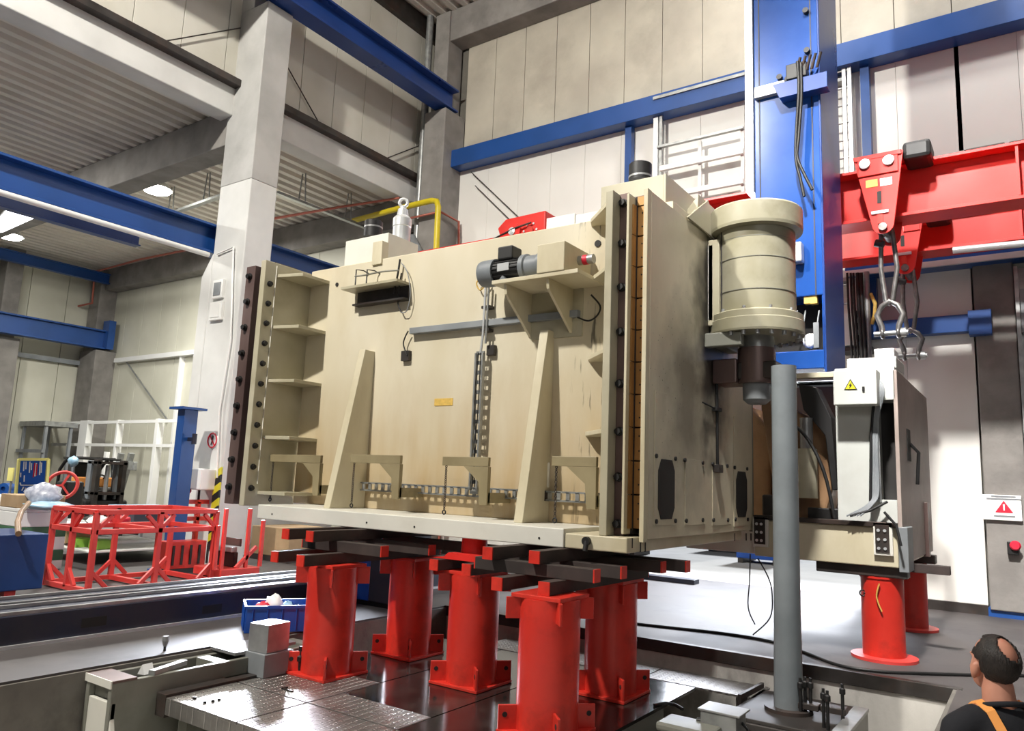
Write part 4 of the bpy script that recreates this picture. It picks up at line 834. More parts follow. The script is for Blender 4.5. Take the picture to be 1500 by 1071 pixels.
hp = [at(900, 910, z=.015), at(960, 917, z=.015), at(1060, 928, z=.015), at(1130, 940, z=.015), at(1180, 956, z=.015), at(1230, 975, z=.015), at(1290, 984, z=.015), at(1360, 987, z=.015), at(1430, 989, z=.015), at(1520, 990, z=.015)]
tag(MB().tube(smooth(hp), .016, 8).build('floor_cable', 'black'), 'long black cable lying on the floor along the pit edge', 'cable')

# ================================================================== RIGHT: RAM, CRANE GIRDERS, SECOND MACHINE
t = thing('machine_ram', 'tall glossy blue box ram hanging behind the cream drive', 'machine', (-2.3, 9.7, 2.6))
X0, X1, Y0, Y1 = -2.72, -1.925, 9.1, 10.15
ZR = at(1170, 541, y=9.1).z
zc1 = at(1150, 437, y=9.1).z
m = MB(); m.box(X0, X1, Y0, Y1, zc1, 13.1); m.box(X0, X1, Y0+.45, Y1, ZR+.1, zc1); m.box(X1-.03, X1, Y0, Y0+.45, ZR-.02, zc1); m.box(X0, X0+.03, Y0, Y0+.45, ZR, zc1); m.box(X0, X1, Y0, Y0+.45, ZR, ZR+.22)
m.build('body', 'ramblue', t, .012)
MB().box(X1-.015, X1+.012, Y0-.012, Y1, ZR-.05, 13.0).build('side_plate', 'bluedark', t, .008)
MB().box(X0+.02, X1-.02, Y0+.42, Y0+.44, ZR+.22, zc1).build('recess_back', 'hole', t)
MB().box(X0-.11, X0-.005, Y0-.03, Y0+.3, at(1100, 282, y=9.1).z, 13.0).build('guideway', 'alu', t, .006)
MB().box(X0+.06, X0+.075, Y0-.006, Y0, zc1, 13).build('seam', 'navy', t); MB().box(X1-.1, X1-.085, Y0-.006, Y0, zc1, 13).build('seam', 'navy', t)
a = at(1105, 140, y=9.05); b_ = at(1208, 112, y=9.05)
MB().box(X0+.02, X0+.4, 9.03, 9.1, a.z-.05, a.z+.1).build('cross_plate', 'steel', t, .005)
p = at(1170, 118, y=9.0); MB().prism([(p.x-.3, 9.1, p.z+.0), (p.x+.34, 9.1, p.z+.0), (p.x+.34, 9.1, p.z-.2), (p.x-.22, 9.1, p.z-.2)], (0, -.16, 0)).build('shelf', 'bluedark', t, .004)
MB().box(p.x-.14, p.x+.1, 8.95, 9.1, p.z+.02, p.z+.22).build('valve_block', 'black', t, .01)
m = MB()
for k in range(5): m.cyl((p.x-.02+.06*k, 8.98, p.z+.1), (p.x+.04+.06*k, 8.93, p.z+.26), .018, n=8)
m.build('hose_couplings', 'darksteel', t)
for px, py in ((1181, 18), (1183, 76), (1143, 115), (1155, 118), (1163, 108)): q = at(px, py, y=9.1); MB().cyl((q.x, 9.11, q.z), (q.x, 9.04, q.z), .035, n=14).build('socket', 'black', t)
for pts in ([(1168, 90), (1170, 130), (1166, 200), (1166, 235), (1172, 260), (1178, 288)], [(1173, 92), (1174, 140), (1170, 200), (1168, 230), (1178, 255), (1190, 278)]):
    MB().tube(smooth([at(*q, y=8.93) for q in pts]), .018, 8).build('hose', 'black', t)
a = at(1162, 358, y=8.98); b_ = at(1175, 383, y=8.98); MB().box(a.x-.04, b_.x, 8.95, 9.1, b_.z, a.z+.02).build('electric_box', 'alu', t, .02)
for px in (1185, 1194): q = at(px, 441, y=9.2); MB().box(q.x-.04, q.x+.04, 9.12, 9.2, q.z-.05, q.z+.05).build('switch', 'label', t, .006)
q = at(1187, 500, y=9.3); MB().ell((q.x, 9.3, q.z), .09, .05, .09, 14, 8, .1).build('white_fitting', 'white', t)
m = MB(); [m.tube([at(px, 455, y=9.2), at(px-3, 475, y=9.15), at(px-1, 500, y=9.2)], .01, 6) for px in (1168, 1180, 1200)]; m.build('wiring', 'grey', t)
q = at(1196, 405, y=9.2); MB().box(q.x-.02, q.x+.02, 9.15, 9.2, q.z-.14, q.z+.16).build('bright_strip', 'alu', t)
q = at(1196, 490, y=9.12); MB().box(q.x-.03, q.x+.03, 9.1, 9.12, q.z-.16, q.z+.14).build('bright_strip', 'grey', t)
# red crane girders
def girder(y, ztop, zbot, xl, label, hoist=False):
    t = thing('crane_girder', label, 'crane girder', ((xl+3)/2, y, zbot), 'red crane girders')
    ibeam_x(MB(), y, xl, 3.2, zbot, ztop, .42, .04, .03).build('girder', 'redcrane', t, .004)
    for xx in (.02, 1.6, -6, -4): MB().box(xx-.015, xx+.015, y-.19, y+.19, zbot+.05, ztop-.05).build('stiffener', 'redcrane', t)
    return t
g1 = girder(10.6, 5.94, 5.22, -9.9, 'nearer red crane girder running across behind the machine')
g2 = girder(12.3, 5.86, 5.22, -4.0, 'farther red crane girder in the back at right')
MB().cyl((-.8, 12.0, 5.15), (1.0, 12.0, 5.1), .05, n=10).build('tube', 'alu', g2)

# hoist carriage at the left part of the near girder
a = at(732, 347, y=10.35); b_ = at(800, 345, y=10.35)
t = thing('crane_trolley', 'red trolley with pulley on the girder behind the machine top', 'crane trolley', ((a.x+b_.x)/2, 10.5, 5.87))
zc = 6.08; m = MB(); m.prism([(a.x+.05, 10.3, 5.87), (b_.x, 10.3, 5.87), (b_.x, 10.3, 6.22), (a.x+.15, 10.3, 6.2), (a.x-.02, 10.3, 6.06)], (0, .5, 0)); m.build('frame', 'redcrane', t, .02)
q = at(752, 340, y=10.28); MB().cyl((q.x, 10.3, q.z), (q.x, 10.24, q.z), .16, n=24).build('pulley', 'redcrane', t); MB().lathe((q.x, 10.24, q.z), [(.07, 0), (.07, .02), (.03, .03)], 18, (0, -1, 0)).build('hub', 'alu', t)
q = at(776, 337, y=10.28); MB().lathe((q.x, 10.3, q.z), [(.07, 0), (.07, .03)], 16, (0, -1, 0)).build('cap', 'red', t)
for k in range(6): t_ = k*math.pi/3; MB().cyl((q.x+.13*math.cos(t_), 10.3, q.z+.13*math.sin(t_)), (q.x+.13*math.cos(t_), 10.285, q.z+.13*math.sin(t_)), .02, n=8).build('bolt', 'alu', t)
MB().tube([at(690, 372, y=10.25), at(716, 354, y=10.25), at(752, 335, y=10.22), at(778, 326, y=10.25)], .016, 6).build('rope', 'darksteel', t)
def trolley(y, P, pins, stick, slot, plate, label, gid):
    A = [at(*p, y=y) for p in P]; c = sum(A, Vector())/len(A)
    t = thing('crane_trolley', label, 'crane trolley', (c.x, y+.3, min(p.z for p in A)))
    # rounded foot of the cheek plate
    l, r_ = A[2], A[3]; cx_ = (l.x+r_.x)/2; R = (r_.x-l.x)/2
    arc = [Vector((cx_-R*math.cos(a_), y, l.z-R*math.sin(a_))) for a_ in (math.pi*k/10 for k in range(11))]
    poly = [A[0], *arc, A[1]]
    for yy, nm in ((y, 'cheek_plate'), (y+.55, 'cheek_plate')): MB().prism([Vector((p.x, yy, p.z)) for p in poly], (0, .03, 0)).build(nm, 'redcrane', t, .003)
    top = (A[0].z+A[1].z)/2
    MB().box(A[0].x+.02, A[1].x-.02, y-.02, y+.58, top-.06, top-.0).build('head_plate', 'redcrane', t, .004)
    MB().box(A[0].x+.06, A[1].x-.06, y-.02, y, top-.28, top-.06).build('pin_block', 'redcrane', t, .006)
    for px, py in pins: q = at(px, py, y=y); MB().lathe((q.x, y-.02, q.z), [(.065, 0), (.065, .03), (.03, .035)], 18, (0, -1, 0)).build('pin', 'alu', t)
    for px, py, mt in stick: q = at(px, py, y=y); MB().box(q.x-.07, q.x+.07, y-.006, y, q.z-.05, q.z+.05).build('sticker', mt, t)
    q = at(*slot, y=y); MB().box(q.x-.025, q.x+.025, y-.004, y+.002, q.z-.08, q.z+.08).build('slot', 'hole', t)
    q = at(*plate, y=y); MB().box(q.x-.1, q.x+.1, y-.02, y, q.z-.02, q.z+.02).build('keeper', 'alu', t, .003); MB().box(q.x-.03, q.x+.03, y-.015, y, q.z-.15, q.z-.03).build('key', 'red', t)
    pz = l.z-R*.35; MB().cyl((cx_, y-.04, pz), (cx_, y+.62, pz), .05, n=16).build('hook_pin', 'shackle', t)
    MB().box(A[1].x-.02, A[1].x+.3, y+.05, y+.5, top-.12, top+.12).build('motor', 'black', t, .05)
    return t, cx_, pz, y+.3
t1, hx, hz, hy = trolley(10.1, [(1249, 232), (1323, 219), (1277, 330), (1310, 326)], [(1267, 242), (1302, 236)], [(1277, 269, 'label'), (1298, 266, 'sign')], (1288, 289), (1289, 311), 'nearer red crane trolley with pins and stickers beside the blue ram', 0)
t2, kx, kz, ky = trolley(11.8, [(1316, 315), (1354, 308), (1311, 390), (1341, 388)], [(1333, 309)], [(1331, 333, 'sign')], (1322, 353), (1324, 372), 'farther red crane trolley partly behind the nearer one', 0)
def shackles(x, y, z0, zm, z1, label):
    t = thing('lifting_shackle', label, 'shackle', (x, y, z1-.1))
    m = MB(); w_ = .07
    m.tube([(x-w_*.8, y, z0+.08), (x-w_, y, z0-.05), (x-w_*1.2, y, (z0+zm)/2), (x-w_*.6, y, zm+.05), (x, y, zm), (x+w_*.6, y, zm+.05), (x+w_*1.5, y, (z0+zm)/2), (x+w_, y, z0-.05), (x+w_*.8, y, z0+.08), (x, y, z0+.14)], .03, 8, True)
    m.build('long_link', 'shackle', t); MB().cyl((x-.14, y, z0-.1), (x-.04, y, z0-.14), .05, n=12).build('nut', 'darksteel', t)
    m = MB(); B = .15
    m.tube([(x-.09, y-.0, z1), (x-.1, y, z1+.08), (x-B, y, z1+.22), (x-.09, y, zm-.02), (x, y, zm+.04), (x+.09, y, zm-.02), (x+B, y, z1+.22), (x+.1, y, z1+.08), (x+.09, y, z1)], .035, 10)
    for s in (-1, 1): m.torus((x+s*.09, y, z1-.02), (1, 0, 0), .05, .022, 14, 8)
    m.build('bow', 'shackle', t); MB().cyl((x-.19, y, z1-.02), (x+.2, y, z1-.02), .034, n=14).build('pin', 'galv', t); MB().cyl((x+.12, y, z1-.02), (x+.18, y, z1-.02), .06, n=6).build('pin_nut', 'galv', t)
shackles(hx, hy, hz, 4.08, 3.72, 'pair of steel shackles hanging from the nearer red trolley')
shackles(kx, ky, kz, 4.03, 3.7, 'pair of steel shackles hanging from the farther red trolley')
# cables and boxes on the wall right of the ram
t = thing('cable_bundle', 'bundle of black cables and tubes rising right of the blue ram', 'cables', (-2.35, 12.6, 3.0))
m = MB()
for k, px in enumerate((1243, 1248, 1252, 1258, 1263)): m.tube([at(px-2, 400, y=12.7), at(px, 450, y=12.7), at(px+4, 500, y=12.7), at(px+6, 555, y=12.7)], .02 if k < 3 else .035, 6)
m.build('cables', 'black', t); q = at(1271, 480, y=12.8); MB().cyl((q.x, 12.8, 2.6), (q.x, 12.8, 5.2), .05, n=10).build('tube', 'galv', t)
MB().tube([at(1275, 430, y=12.8), at(1282, 445, y=12.8), at(1281, 460, y=12.8), at(1277, 475, y=12.8)], .03, 6).build('yellow_cable', 'label', t)
a = at(1238, 459, y=12.9); b_ = at(1256, 505, y=12.9); t = thing('control_box', 'white control box on the wall just right of the blue ram', 'box', ((a.x+b_.x)/2, 13, b_.z))
MB().box(a.x-.1, b_.x, 12.9, 13.42, b_.z, a.z).build('box', 'white', t, .01)
for zz in (.05, .25, .45): MB().box(b_.x, b_.x+.05, 12.86, 12.94, b_.z+zz, b_.z+zz+.1).build('gland', 'black', t)
MB().box(a.x-.1, b_.x+.2, 12.95, 13.42, b_.z-.08, b_.z-.02).build('bracket', 'darksteel', t)
# second machine
t = thing('second_machine', 'second smaller machine with white tower on red stands at right', 'machine', (-2.1, 9.7, .93))
T_ = lambda mb, n, mat, bev=0.0: mb.build(n, mat, t, bev)
T_(MB().box(-2.64, -1.19, 8.7, 11.4, .94, 1.34), 'base_casting', 'cream', .01)
T_(MB().box(-3.5, -2.645, 8.83, 10.5, .95, 1.33), 'base_extension', 'offwhite', .01)
T_(MB().box(-2.64, -1.19, 8.66, 8.74, 1.34, 1.39), 'base_rail', 'darksteel', .005)
for a, b_ in (((1103, 757), (1126, 802)), ((1279, 765), (1309, 815))):
    p = at(*a, y=8.68); q = at(*b_, y=8.68); o = T_(MB().box(p.x, q.x, 8.66, 8.7, q.z, p.z), 'bolt_plate', 'offwhite', .004)
    MB().box(p.x+.02, q.x-.03, 8.65, 8.662, q.z+.03, p.z-.02).build('dark_plate', 'darksteel', o)
    for i in range(3):
        for j in range(2): MB().cyl((p.x+.05+j*(q.x-p.x-.12), 8.655, q.z+.07+.09*i), (p.x+.05+j*(q.x-p.x-.12), 8.64, q.z+.07+.09*i), .016, n=8).build('bolt', 'alu', o)
xt0 = -1.765; ztop = 3.02
T_(MB().box(xt0, -1.36, 8.75, 9.5, 1.34, ztop), 'tower', 'tower', .008)
T_(MB().box(-1.36, -1.19, 9.05, 9.5, 1.34, ztop-.35), 'tower_inner', 'hole')
T_(MB().box(-1.36, -1.17, 8.75, 9.5, ztop-.36, ztop), 'tower_head', 'tower', .008)
T_(MB().box(-1.36, -1.19, 8.75, 9.5, 1.34, 1.62), 'tower_foot', 'tower', .006)
T_(MB().box(-1.19, -1.15, 8.75, 11.4, .98, 2.98), 'side_sheet', 'side2' if 'side2' in M else 'creamgrey', .006)
T_(MB().box(xt0+.1, -1.17, 8.9, 9.5, ztop, ztop+.13), 'head_block', 'tower', .01); T_(MB().box(-1.4, -1.2, 9.0, 9.3, ztop+.12, ztop+.24), 'head_cap', 'white', .01); T_(MB().ell((-1.6, 8.95, ztop+.04), .06, .05, .04), 'head_knob', 'darksteel')
T_(MB().box(-2.64, xt0, 8.95, 9.05, ztop-.06, ztop), 'top_bar', 'cream', .004); T_(MB().box(-3.5, xt0, 10.2, 10.3, 1.34, ztop), 'back_sheet', 'brownbar')
p = at(1220, 546, y=8.5); q = at(1285, 592, y=8.5)
o = T_(MB().box(p.x, q.x, 8.5, 8.75, q.z, p.z+.02), 'switch_cabinet', 'tower', .008)
c = at(1246, 565, y=8.5)
MB().prism([(c.x-.065, 8.498, c.z-.045), (c.x+.065, 8.498, c.z-.045), (c.x, 8.498, c.z+.07)], (0, -.003, 0)).build('warning_triangle', 'hole', o)
MB().prism([(c.x-.052, 8.494, c.z-.037), (c.x+.052, 8.494, c.z-.037), (c.x, 8.494, c.z+.054)], (0, -.003, 0)).build('warning_face', 'stripey', o)
MB().prism([(c.x+.012, 8.49, c.z+.035), (c.x-.016, 8.49, c.z-.0), (c.x-.002, 8.49, c.z-.0), (c.x-.012, 8.49, c.z-.03), (c.x+.017, 8.49, c.z+.008), (c.x+.003, 8.49, c.z+.008)], (0, -.003, 0)).build('lightning_mark', 'hole', o)
c = at(1265, 570, y=8.5); MB().box(c.x-.012, c.x+.012, 8.488, 8.5, c.z-.025, c.z+.025).build('lock', 'black', o)
m = MB()
for k in range(5): m.tube(smooth([at(1280+2*k, 556, y=8.72), at(1287+2*k, 575, y=8.66), at(1281+1.5*k, 610, y=8.7), at(1277+2*k, 660, y=8.7), at(1279+2*k, 720, y=8.68), at(1270+2*k, 740, y=8.64), at(1240+5*k, 756, y=8.6)]), .01, 6)
T_(m, 'cables', 'grey'); m = MB(); m.tube([at(1282, 560, y=8.7), at(1276, 640, y=8.7), at(1275, 745, y=8.66)], .016, 6); m.tube([at(1300, 735, y=8.66), at(1275, 748, y=8.62), at(1245, 756, y=8.6)], .014, 6); m.tube([at(1320, 800, y=8.6), at(1313, 770, y=8.62), at(1295, 750, y=8.62)], .014, 6); T_(m, 'cables', 'black')
p0 = at(1281, 600, y=8.73); p1 = at(1283, 735, y=8.73); T_(MB().box(p0.x-.02, p0.x+.04, 8.72, 8.75, p1.z, p0.z), 'slotted_channel', 'galv')
for k in range(7): zz = p1.z+(p0.z-p1.z)*(k+.5)/7; T_(MB().box(p0.x, p0.x+.02, 8.715, 8.722, zz-.04, zz+.04), 'slot', 'hole')
# brown headstock between machine and tower
m = MB(); m.lathe((-2.28, 9.55, 1.95), [(.22, -.35), (.34, -.3), (.36, .05), (.33, .3), (.2, .36)], 32, (0, -1, 0)); T_(m, 'headstock', 'brownoil', .0)
T_(MB().prism([(-3.3, 9.3, 1.34), (-2.62, 9.3, 1.34), (-2.62, 9.3, 2.4), (-2.9, 9.3, 2.7), (-3.3, 9.3, 2.7)], (0, .6, 0)), 'rear_casting', 'brownoil', .03)
T_(MB().prism([(-2.6, 9.15, 1.34), (-2.0, 9.15, 1.34), (-1.85, 9.15, 1.9), (-1.98, 9.15, 2.45), (-2.3, 9.15, 2.62)], (0, .5, 0)), 'headstock_housing', 'brownoil', .03)
T_(MB().prism([(-2.2, 8.95, 2.9), (-2.0, 8.95, 2.85), (-1.85, 8.95, 2.5), (-1.8, 8.95, 1.7), (-1.86, 8.95, 1.7), (-1.92, 8.95, 2.3), (-2.15, 8.95, 2.6)], (0, .25, 0)), 'bellows', 'black', .01)
T_(MB().cyl((-2.12, 8.95, 1.6), (-2.12, 8.95, 2.15), .11, n=20), 'cylinder', 'creamgrey'); T_(MB().cyl((-2.12, 8.95, 2.15), (-2.12, 8.95, 2.5), .07, n=16), 'rod', 'steel')
T_(MB().bar((-2.56, 8.95, 2.7), (-2.42, 8.95, 1.7), .12, .1), 'strut', 'brownoil', .01); T_(MB().box(-2.6, -2.3, 8.85, 9.1, 1.34, 1.62), 'gear_block', 'darksteel', .02); T_(MB().box(-2.1, -1.78, 8.85, 9.0, 1.36, 1.5), 'terminal_strip', 'black', .01)
T_(MB().tube(smooth([(-2.45, 8.8, 2.6), (-2.1, 8.75, 2.3), (-1.9, 8.75, 1.9), (-1.8, 8.75, 1.4)]), .02, 6), 'hose', 'black'); T_(MB().tube([(-2.4, 8.8, 2.3), (-2.3, 8.75, 2.0), (-2.35, 8.75, 1.7)], .016, 6), 'hose', 'black')
T_(MB().cyl((-2.58, 9.1, 2.72), (-2.3, 9.0, 2.8), .05, n=14), 'shaft', 'steel')
# side sheet fittings and far foot
XX = -1.145
p = at(1328, 628, x=XX); q = at(1336, 690, x=XX); T_(MB().box(XX-.01, XX+.005, p.y, p.y+.25, p.z-.35, p.z), 'side_opening', 'hole'); T_(MB().tube([(XX, p.y+.2, p.z-.15), (XX+.08, p.y+.25, p.z-.25), (XX+.05, p.y+.3, p.z-.6)], .02, 6), 'cable', 'black')
T_(MB().box(-1.19, -1.1, 8.72, 9.1, .9, 1.35), 'side_box', 'grey', .006); T_(MB().box(-1.17, -1.11, 10.6, 10.75, .95, 1.6), 'side_bracket', 'brownbar', .005)
G2 = 'red pillar stands under the second machine'
def stand2(loc, r, zt, label):
    x, y, z = loc; s = thing('red_stand', label, 'stand', loc, G2)
    MB().lathe((x, y, 0), [(r*1.55, 0), (r*1.55, .03), (r*1.1, .035)], 32).build('base_plate', 'redpink', s); MB().lathe((x, y, 0), [(r, .03), (r, zt-.02)], 36).build('column', 'red', s); MB().lathe((x, y, 0), [(r*1.05, zt-.02), (r*1.05, zt)], 32).build('top_plate', 'red', s)
    MB().torus((x-r*.8, y-r*.75, zt-.18), (.6, -.8, 0), .03, .008, 12, 6).build('eyebolt', 'black', s); MB().cyl((x-r*.6, y-r*.65, zt-.18), (x-r*.75, y-r*.72, zt-.18), .012, n=8).build('shank', 'black', s)
    return s
s = stand2((-1.39, 8.95, 0), .205, .83, 'red pillar stand with round foot under the white tower')
MB().tube(smooth([at(1288, 855, y=8.72), at(1284, 872, y=8.72), at(1287, 885, y=8.72), at(1292, 896, y=8.72)]), .008, 6).build('yellow_cord', 'label', s)
stand2((-1.42, 11.2, 0), .205, .83, 'darker red pillar stand behind the second machine by the wall')
tag(MB().box(-2.0, -1.12, 8.75, 8.95, .832, .94).build('packing_beam', 'darksteel', None, .01), 'dark packing beam between near red stand and the second machine', 'beam')
tag(MB().box(-1.7, -1.1, 11.1, 11.3, .832, .94).build('packing_beam', 'darksteel', None, .01), 'dark packing beam on the rear red stand', 'beam')
p = at(1392, 818, y=9.6); tag(MB().box(-1.6, p.x, 9.5, 9.62, .845, .938).build('packing_beam', 'beamdark', None, .006), 'dark square beam sticking out right of the second machine', 'beam')
for k, (pts, lb) in enumerate((([(1099, 812), (1098, 850), (1096, 890), (1106, 915)], 'left loose wire hanging from the second machine'), ([(1110, 818), (1125, 845), (1131, 870), (1128, 905), (1103, 930)], 'right loose wire looping below the second machine'))):
    tag(MB().tube(smooth([at(*q, y=8.9) for q in pts]), .008, 6).build('hanging_wire', 'black'), lb, 'wire')
# seen through the gate: racks in the yard
for k, (x, y, dx, dy, h, mt, lb) in enumerate(((-8.6, 17.5, 1.2, .9, 1.1, 'crateblue', 'blue container in the yard beyond the gate, left one'), (-6.9, 21, 1.3, 1, .8, 'grey', 'grey container in the yard beyond the gate'), (-5.4, 18.5, 1.0, 1, .8, 'crateblue', 'blue container in the yard beyond the gate, right one'), (-9.9, 19.5, 1.0, 1.0, 1.4, 'white', 'white container in the yard beyond the gate'))):
    s = thing('yard_container', lb, 'container', (x, y, -.01))
    MB().box(x-dx/2, x+dx/2, y-dy/2, y+dy/2, .1, h).build('body', mt, s, .02)
    for sx in (-.4, .4): MB().box(x+sx*dx-.06, x+sx*dx+.06, y-dy/2, y+dy/2, -.01, .1).build('foot', 'darksteel', s)
tag(MB().box(-6.3, -5.0, 13.0, 13.25, 0.0, .08).build('floor_beam', 'navy', None, .01), 'dark beam lying on the floor by the gate', 'beam')

# ================================================================== LEFT: TRACKS, RACK, FORKLIFT, CLUTTER
def track(x0, x1, h, label, slots):
    t = thing('track_rail', label, 'rail', ((x0+x1)/2, 5, 0), 'dark track beds left of the pit')
    MB().box(x0, x1, .5, 10.5, 0, h).build('bed', 'navy', t, .008)
    for a in (x0+.02, x1-.05): MB().box(a, a+.03, .5, 10.5, h, h+.035).build('running_strip', 'steel', t, .004)
    MB().box(x1, x1+.025, .5, 10.5, 0, .03).build('edge_strip', 'alu', t)
    for px, py in slots: p = at(px, py, x=x1+.003); MB().box(x1-.002, x1+.004, p.y-.12, p.y+.12, p.z-.045, p.z+.045).build('slot', 'hole', t)
track(-8.05, -7.6, .28, 'nearer long dark track bed with bright edges on the floor', [(138, 911), (311, 892)])
track(-8.95, -8.5, .22, 'farther long dark track bed with bright edges on the floor', [])
# red rack
R = .035
def rack(name, label, X, Y, H, mid, xm=True, group=None):
    t = thing(name, label, 'rack', ((X[0]+X[-1])/2, (Y[0]+Y[-1])/2, 0)); B = lambda a, c, n: MB().bar(a, c, .065, .065).build(n, 'redpink', t, .004)
    for x in (X[0], X[-1]):
        for y in Y: B((x, y, .01), (x, y, H), 'post')
        for z in (.05, mid, H): B((x, Y[0], z), (x, Y[-1], z), 'side_rail')
        D = lambda a, c, n: MB().bar(a, c, .045, .05).build(n, 'redpink', t, .003)
        for y0_, y1_ in zip(Y, Y[1:]):
            for a, s in ((y0_, 1), (y1_, -1)):
                D((x+.004, a+s*.02, H-.22), (x+.004, a+s*.2, H-.04), 'brace'); D((x+.004, a+s*.02, .28), (x+.004, a+s*.22, .08), 'brace')
    for y in Y:
        for z in (.05, mid, H) if y in (Y[0], Y[-1]) else (.05, mid): B((X[0], y, z), (X[-1], y, z), 'cross_rail')
    if len(X) > 2:
        for y in (Y[0],): B((X[1], y, .05), (X[1], y, H), 'post')
        for a, s in ((X[0], 1), (X[1], 1)): D((a+.02, Y[0]-.004, H-.22), (a+s*.2, Y[0]-.004, H-.04), 'brace'); D((a+.02, Y[0]-.004, .28), (a+s*.2, Y[0]-.004, .08), 'brace')
    return t
rack('steel_rack', 'red tubular steel rack on the floor behind the dark tracks', (-11.15, -10.58, -10.02), (5.15, 6.03, 6.9), 1.04, .79)
# second red frame and red post trolley
t = thing('tall_red_frame', 'taller red frame standing behind the right end of the rack', 'frame', (-11.75, 7.9, 0))
p0 = at(262, 735, x=-11.75); p1 = at(318, 735, x=-11.75); zt = p0.z
B = lambda a, c, n: MB().bar(a, c, .07, .07).build(n, 'redpink', t, .004)
for y in (p0.y, (p0.y+p1.y)/2, p1.y): B((-11.75, y, 0), (-11.75, y, zt), 'post')
for z in (zt, zt-.28, .05): B((-11.75, p0.y, z), (-11.75, p1.y, z), 'rail')
for y in (p0.y, p1.y): B((-11.75, y, .05), (-11.6, y, .05), 'foot')
t = thing('post_trolley', 'low red trolley with upright posts holding dark beams', 'trolley', (-10.1, 8.3, 0))
y0 = 6.99; y1 = at(380, 838, x=-9.9).y
MB().box(-10.6, -9.9, y0, y1, .08, .2).build('deck', 'redpink', t, .01)
for px, py in ((332, 745), (367, 745), (386, 762), (320, 770)):
    p = at(px, py, x=-9.95); MB().bar((-9.95, p.y, .2), (-9.95, p.y, p.z), .05, .05).build('post', 'redpink', t, .004)
MB().bar((-9.95, y1-.06, .5), (-9.95, y1-.4, .2), .05, .05).build('brace', 'redpink', t)
for yy in (y0+.15, y1-.15):
    for xx in (-10.5, -10.0): MB().cyl((xx-.03, yy, .06), (xx+.03, yy, .06), .06, n=14).build('wheel', 'black', t)
for k, (z0, z1, ym, mt) in enumerate(((.2, .42, .1, 'darksteel'), (.42, .5, .05, 'steel'), (.5, .62, .2, 'brownbar'))):
    tag(MB().box(-10.5, -10.05, y0+.2+ym, y1-.35+ym*.5, z0+.002, z1).build('stored_beam', mt, None, .01), 'stored %s lying on the red post trolley' % ('dark block', 'bright steel bar', 'brown beam')[k], 'beam', 'stored beams on the trolley')
a = at(252, 800, x=-10.9); b_ = at(290, 845, x=-10.9)
t = thing('red_crate', 'red slotted plastic crate behind the rack by the blue post', 'crate', (-11.2, (a.y+b_.y)/2, 0))
MB().box(-11.5, -11.2, a.y+.12, b_.y+.3, .08, .5).build('body', 'red', t, .01)
for k in range(5): MB().box(-11.2, -11.188, a.y+.2+.15*k, a.y+.24+.15*k, .14, .44).build('slot', 'hole', t)
MB().box(-11.5, -11.2, a.y+.12, b_.y+.3, 0, .08).build('pallet', 'black', t)
# navy container
t = thing('navy_container', 'dark navy steel container cut by the left edge', 'container', (-10.5, 3.7, 0))
MB().box(-11.0, -10.0, 2.6, 4.59, .14, .79).build('body', 'navyblue', t, .012)
for yy in (2.7, 4.2): MB().box(-10.9, -10.05, yy, yy+.12, 0, .14).build('foot', 'redpink', t)
tag(MB().tube([at(27, 782, y=4.2), at(26, 765, y=4.4), at(31, 750, y=4.6), at(42, 737, y=4.9)], .035, 8).build('brown_hose', 'brownoil'), 'brown hose rising out of the navy container', 'hose')
# clutter tables and boxes behind the rack
def bpx(name, r, Y, dy, mat, label, cat='box', bev=.01, group=None, parts=None):
    a = at(r[0], (r[1]+r[3])/2, y=Y); c = at(r[2], (r[1]+r[3])/2, y=Y); xm = (r[0]+r[2])/2
    z1 = at(xm, r[1], y=Y).z; z0 = at(xm, r[3], y=Y).z
    return (a.x, c.x, Y, Y+dy, z0, z1)
zt = .62
a = at(95, 797, z=zt); b_ = at(215, 800, z=zt)
t = thing('work_table', 'long white work table with a lower shelf behind the red rack', 'table', ((a.x+b_.x)/2, 7.6, 0))
tx0, tx1, ty0, ty1 = -14.9, -12.9, 6.6, 8.6
MB().box(tx0, tx1, ty0, ty1, zt-.04, zt).build('top', 'white', t, .006); MB().box(tx0, tx1, ty0, ty1, .2, .23).build('shelf', 'sign', t, .006)
for xx in (tx0+.03, tx1-.09):
    for yy in (ty0+.03, ty1-.09): MB().box(xx, xx+.06, yy, yy+.06, 0, zt-.04).build('leg', 'grey', t)
def item(name, b, mat, label, cat='box', bev=.01, lid=None):
    if lid:
        t = thing(name, label, cat, ((b[0]+b[1])/2, (b[2]+b[3])/2, b[4])); MB().box(*b).build('body', mat, t, bev); MB().box(b[0]-.01, b[1]+.01, b[2]-.01, b[3]+.01, b[5], b[5]+.05).build('lid', lid, t, .006); return t
    return tag(MB().box(*b).build(name, mat, None, bev), label, cat)
item('tool_case', (-14.2, -13.3, 7.5, 8.4, zt+.002, zt+.26), 'navy', 'dark blue case with pale lid on the white work table', 'case', lid='bluewrap')
item('carton', (-14.6, -14.0, 6.7, 7.2, zt-.35, zt-.1), 'card', 'brown carton under the top of the work table', 'box')
item('carton', (-14.75, -14.3, 6.7, 7.3, .232, .35), 'white', 'flat white carton on the lower shelf of the work table', 'box')
item('parts_box', (-13.9, -13.6, 6.7, 7.0, .232, .38), 'green', 'lime green box on the lower shelf, left one', 'box'); item('parts_box', (-13.4, -13.1, 6.8, 7.1, .232, .38), 'green', 'lime green box on the lower shelf, right one', 'box')
item('sheet_stack', (-14.75, -13.9, 7.3, 8.3, .232, .29), 'sign', 'stack of white sheets on the lower shelf', 'sheets')
m = MB()
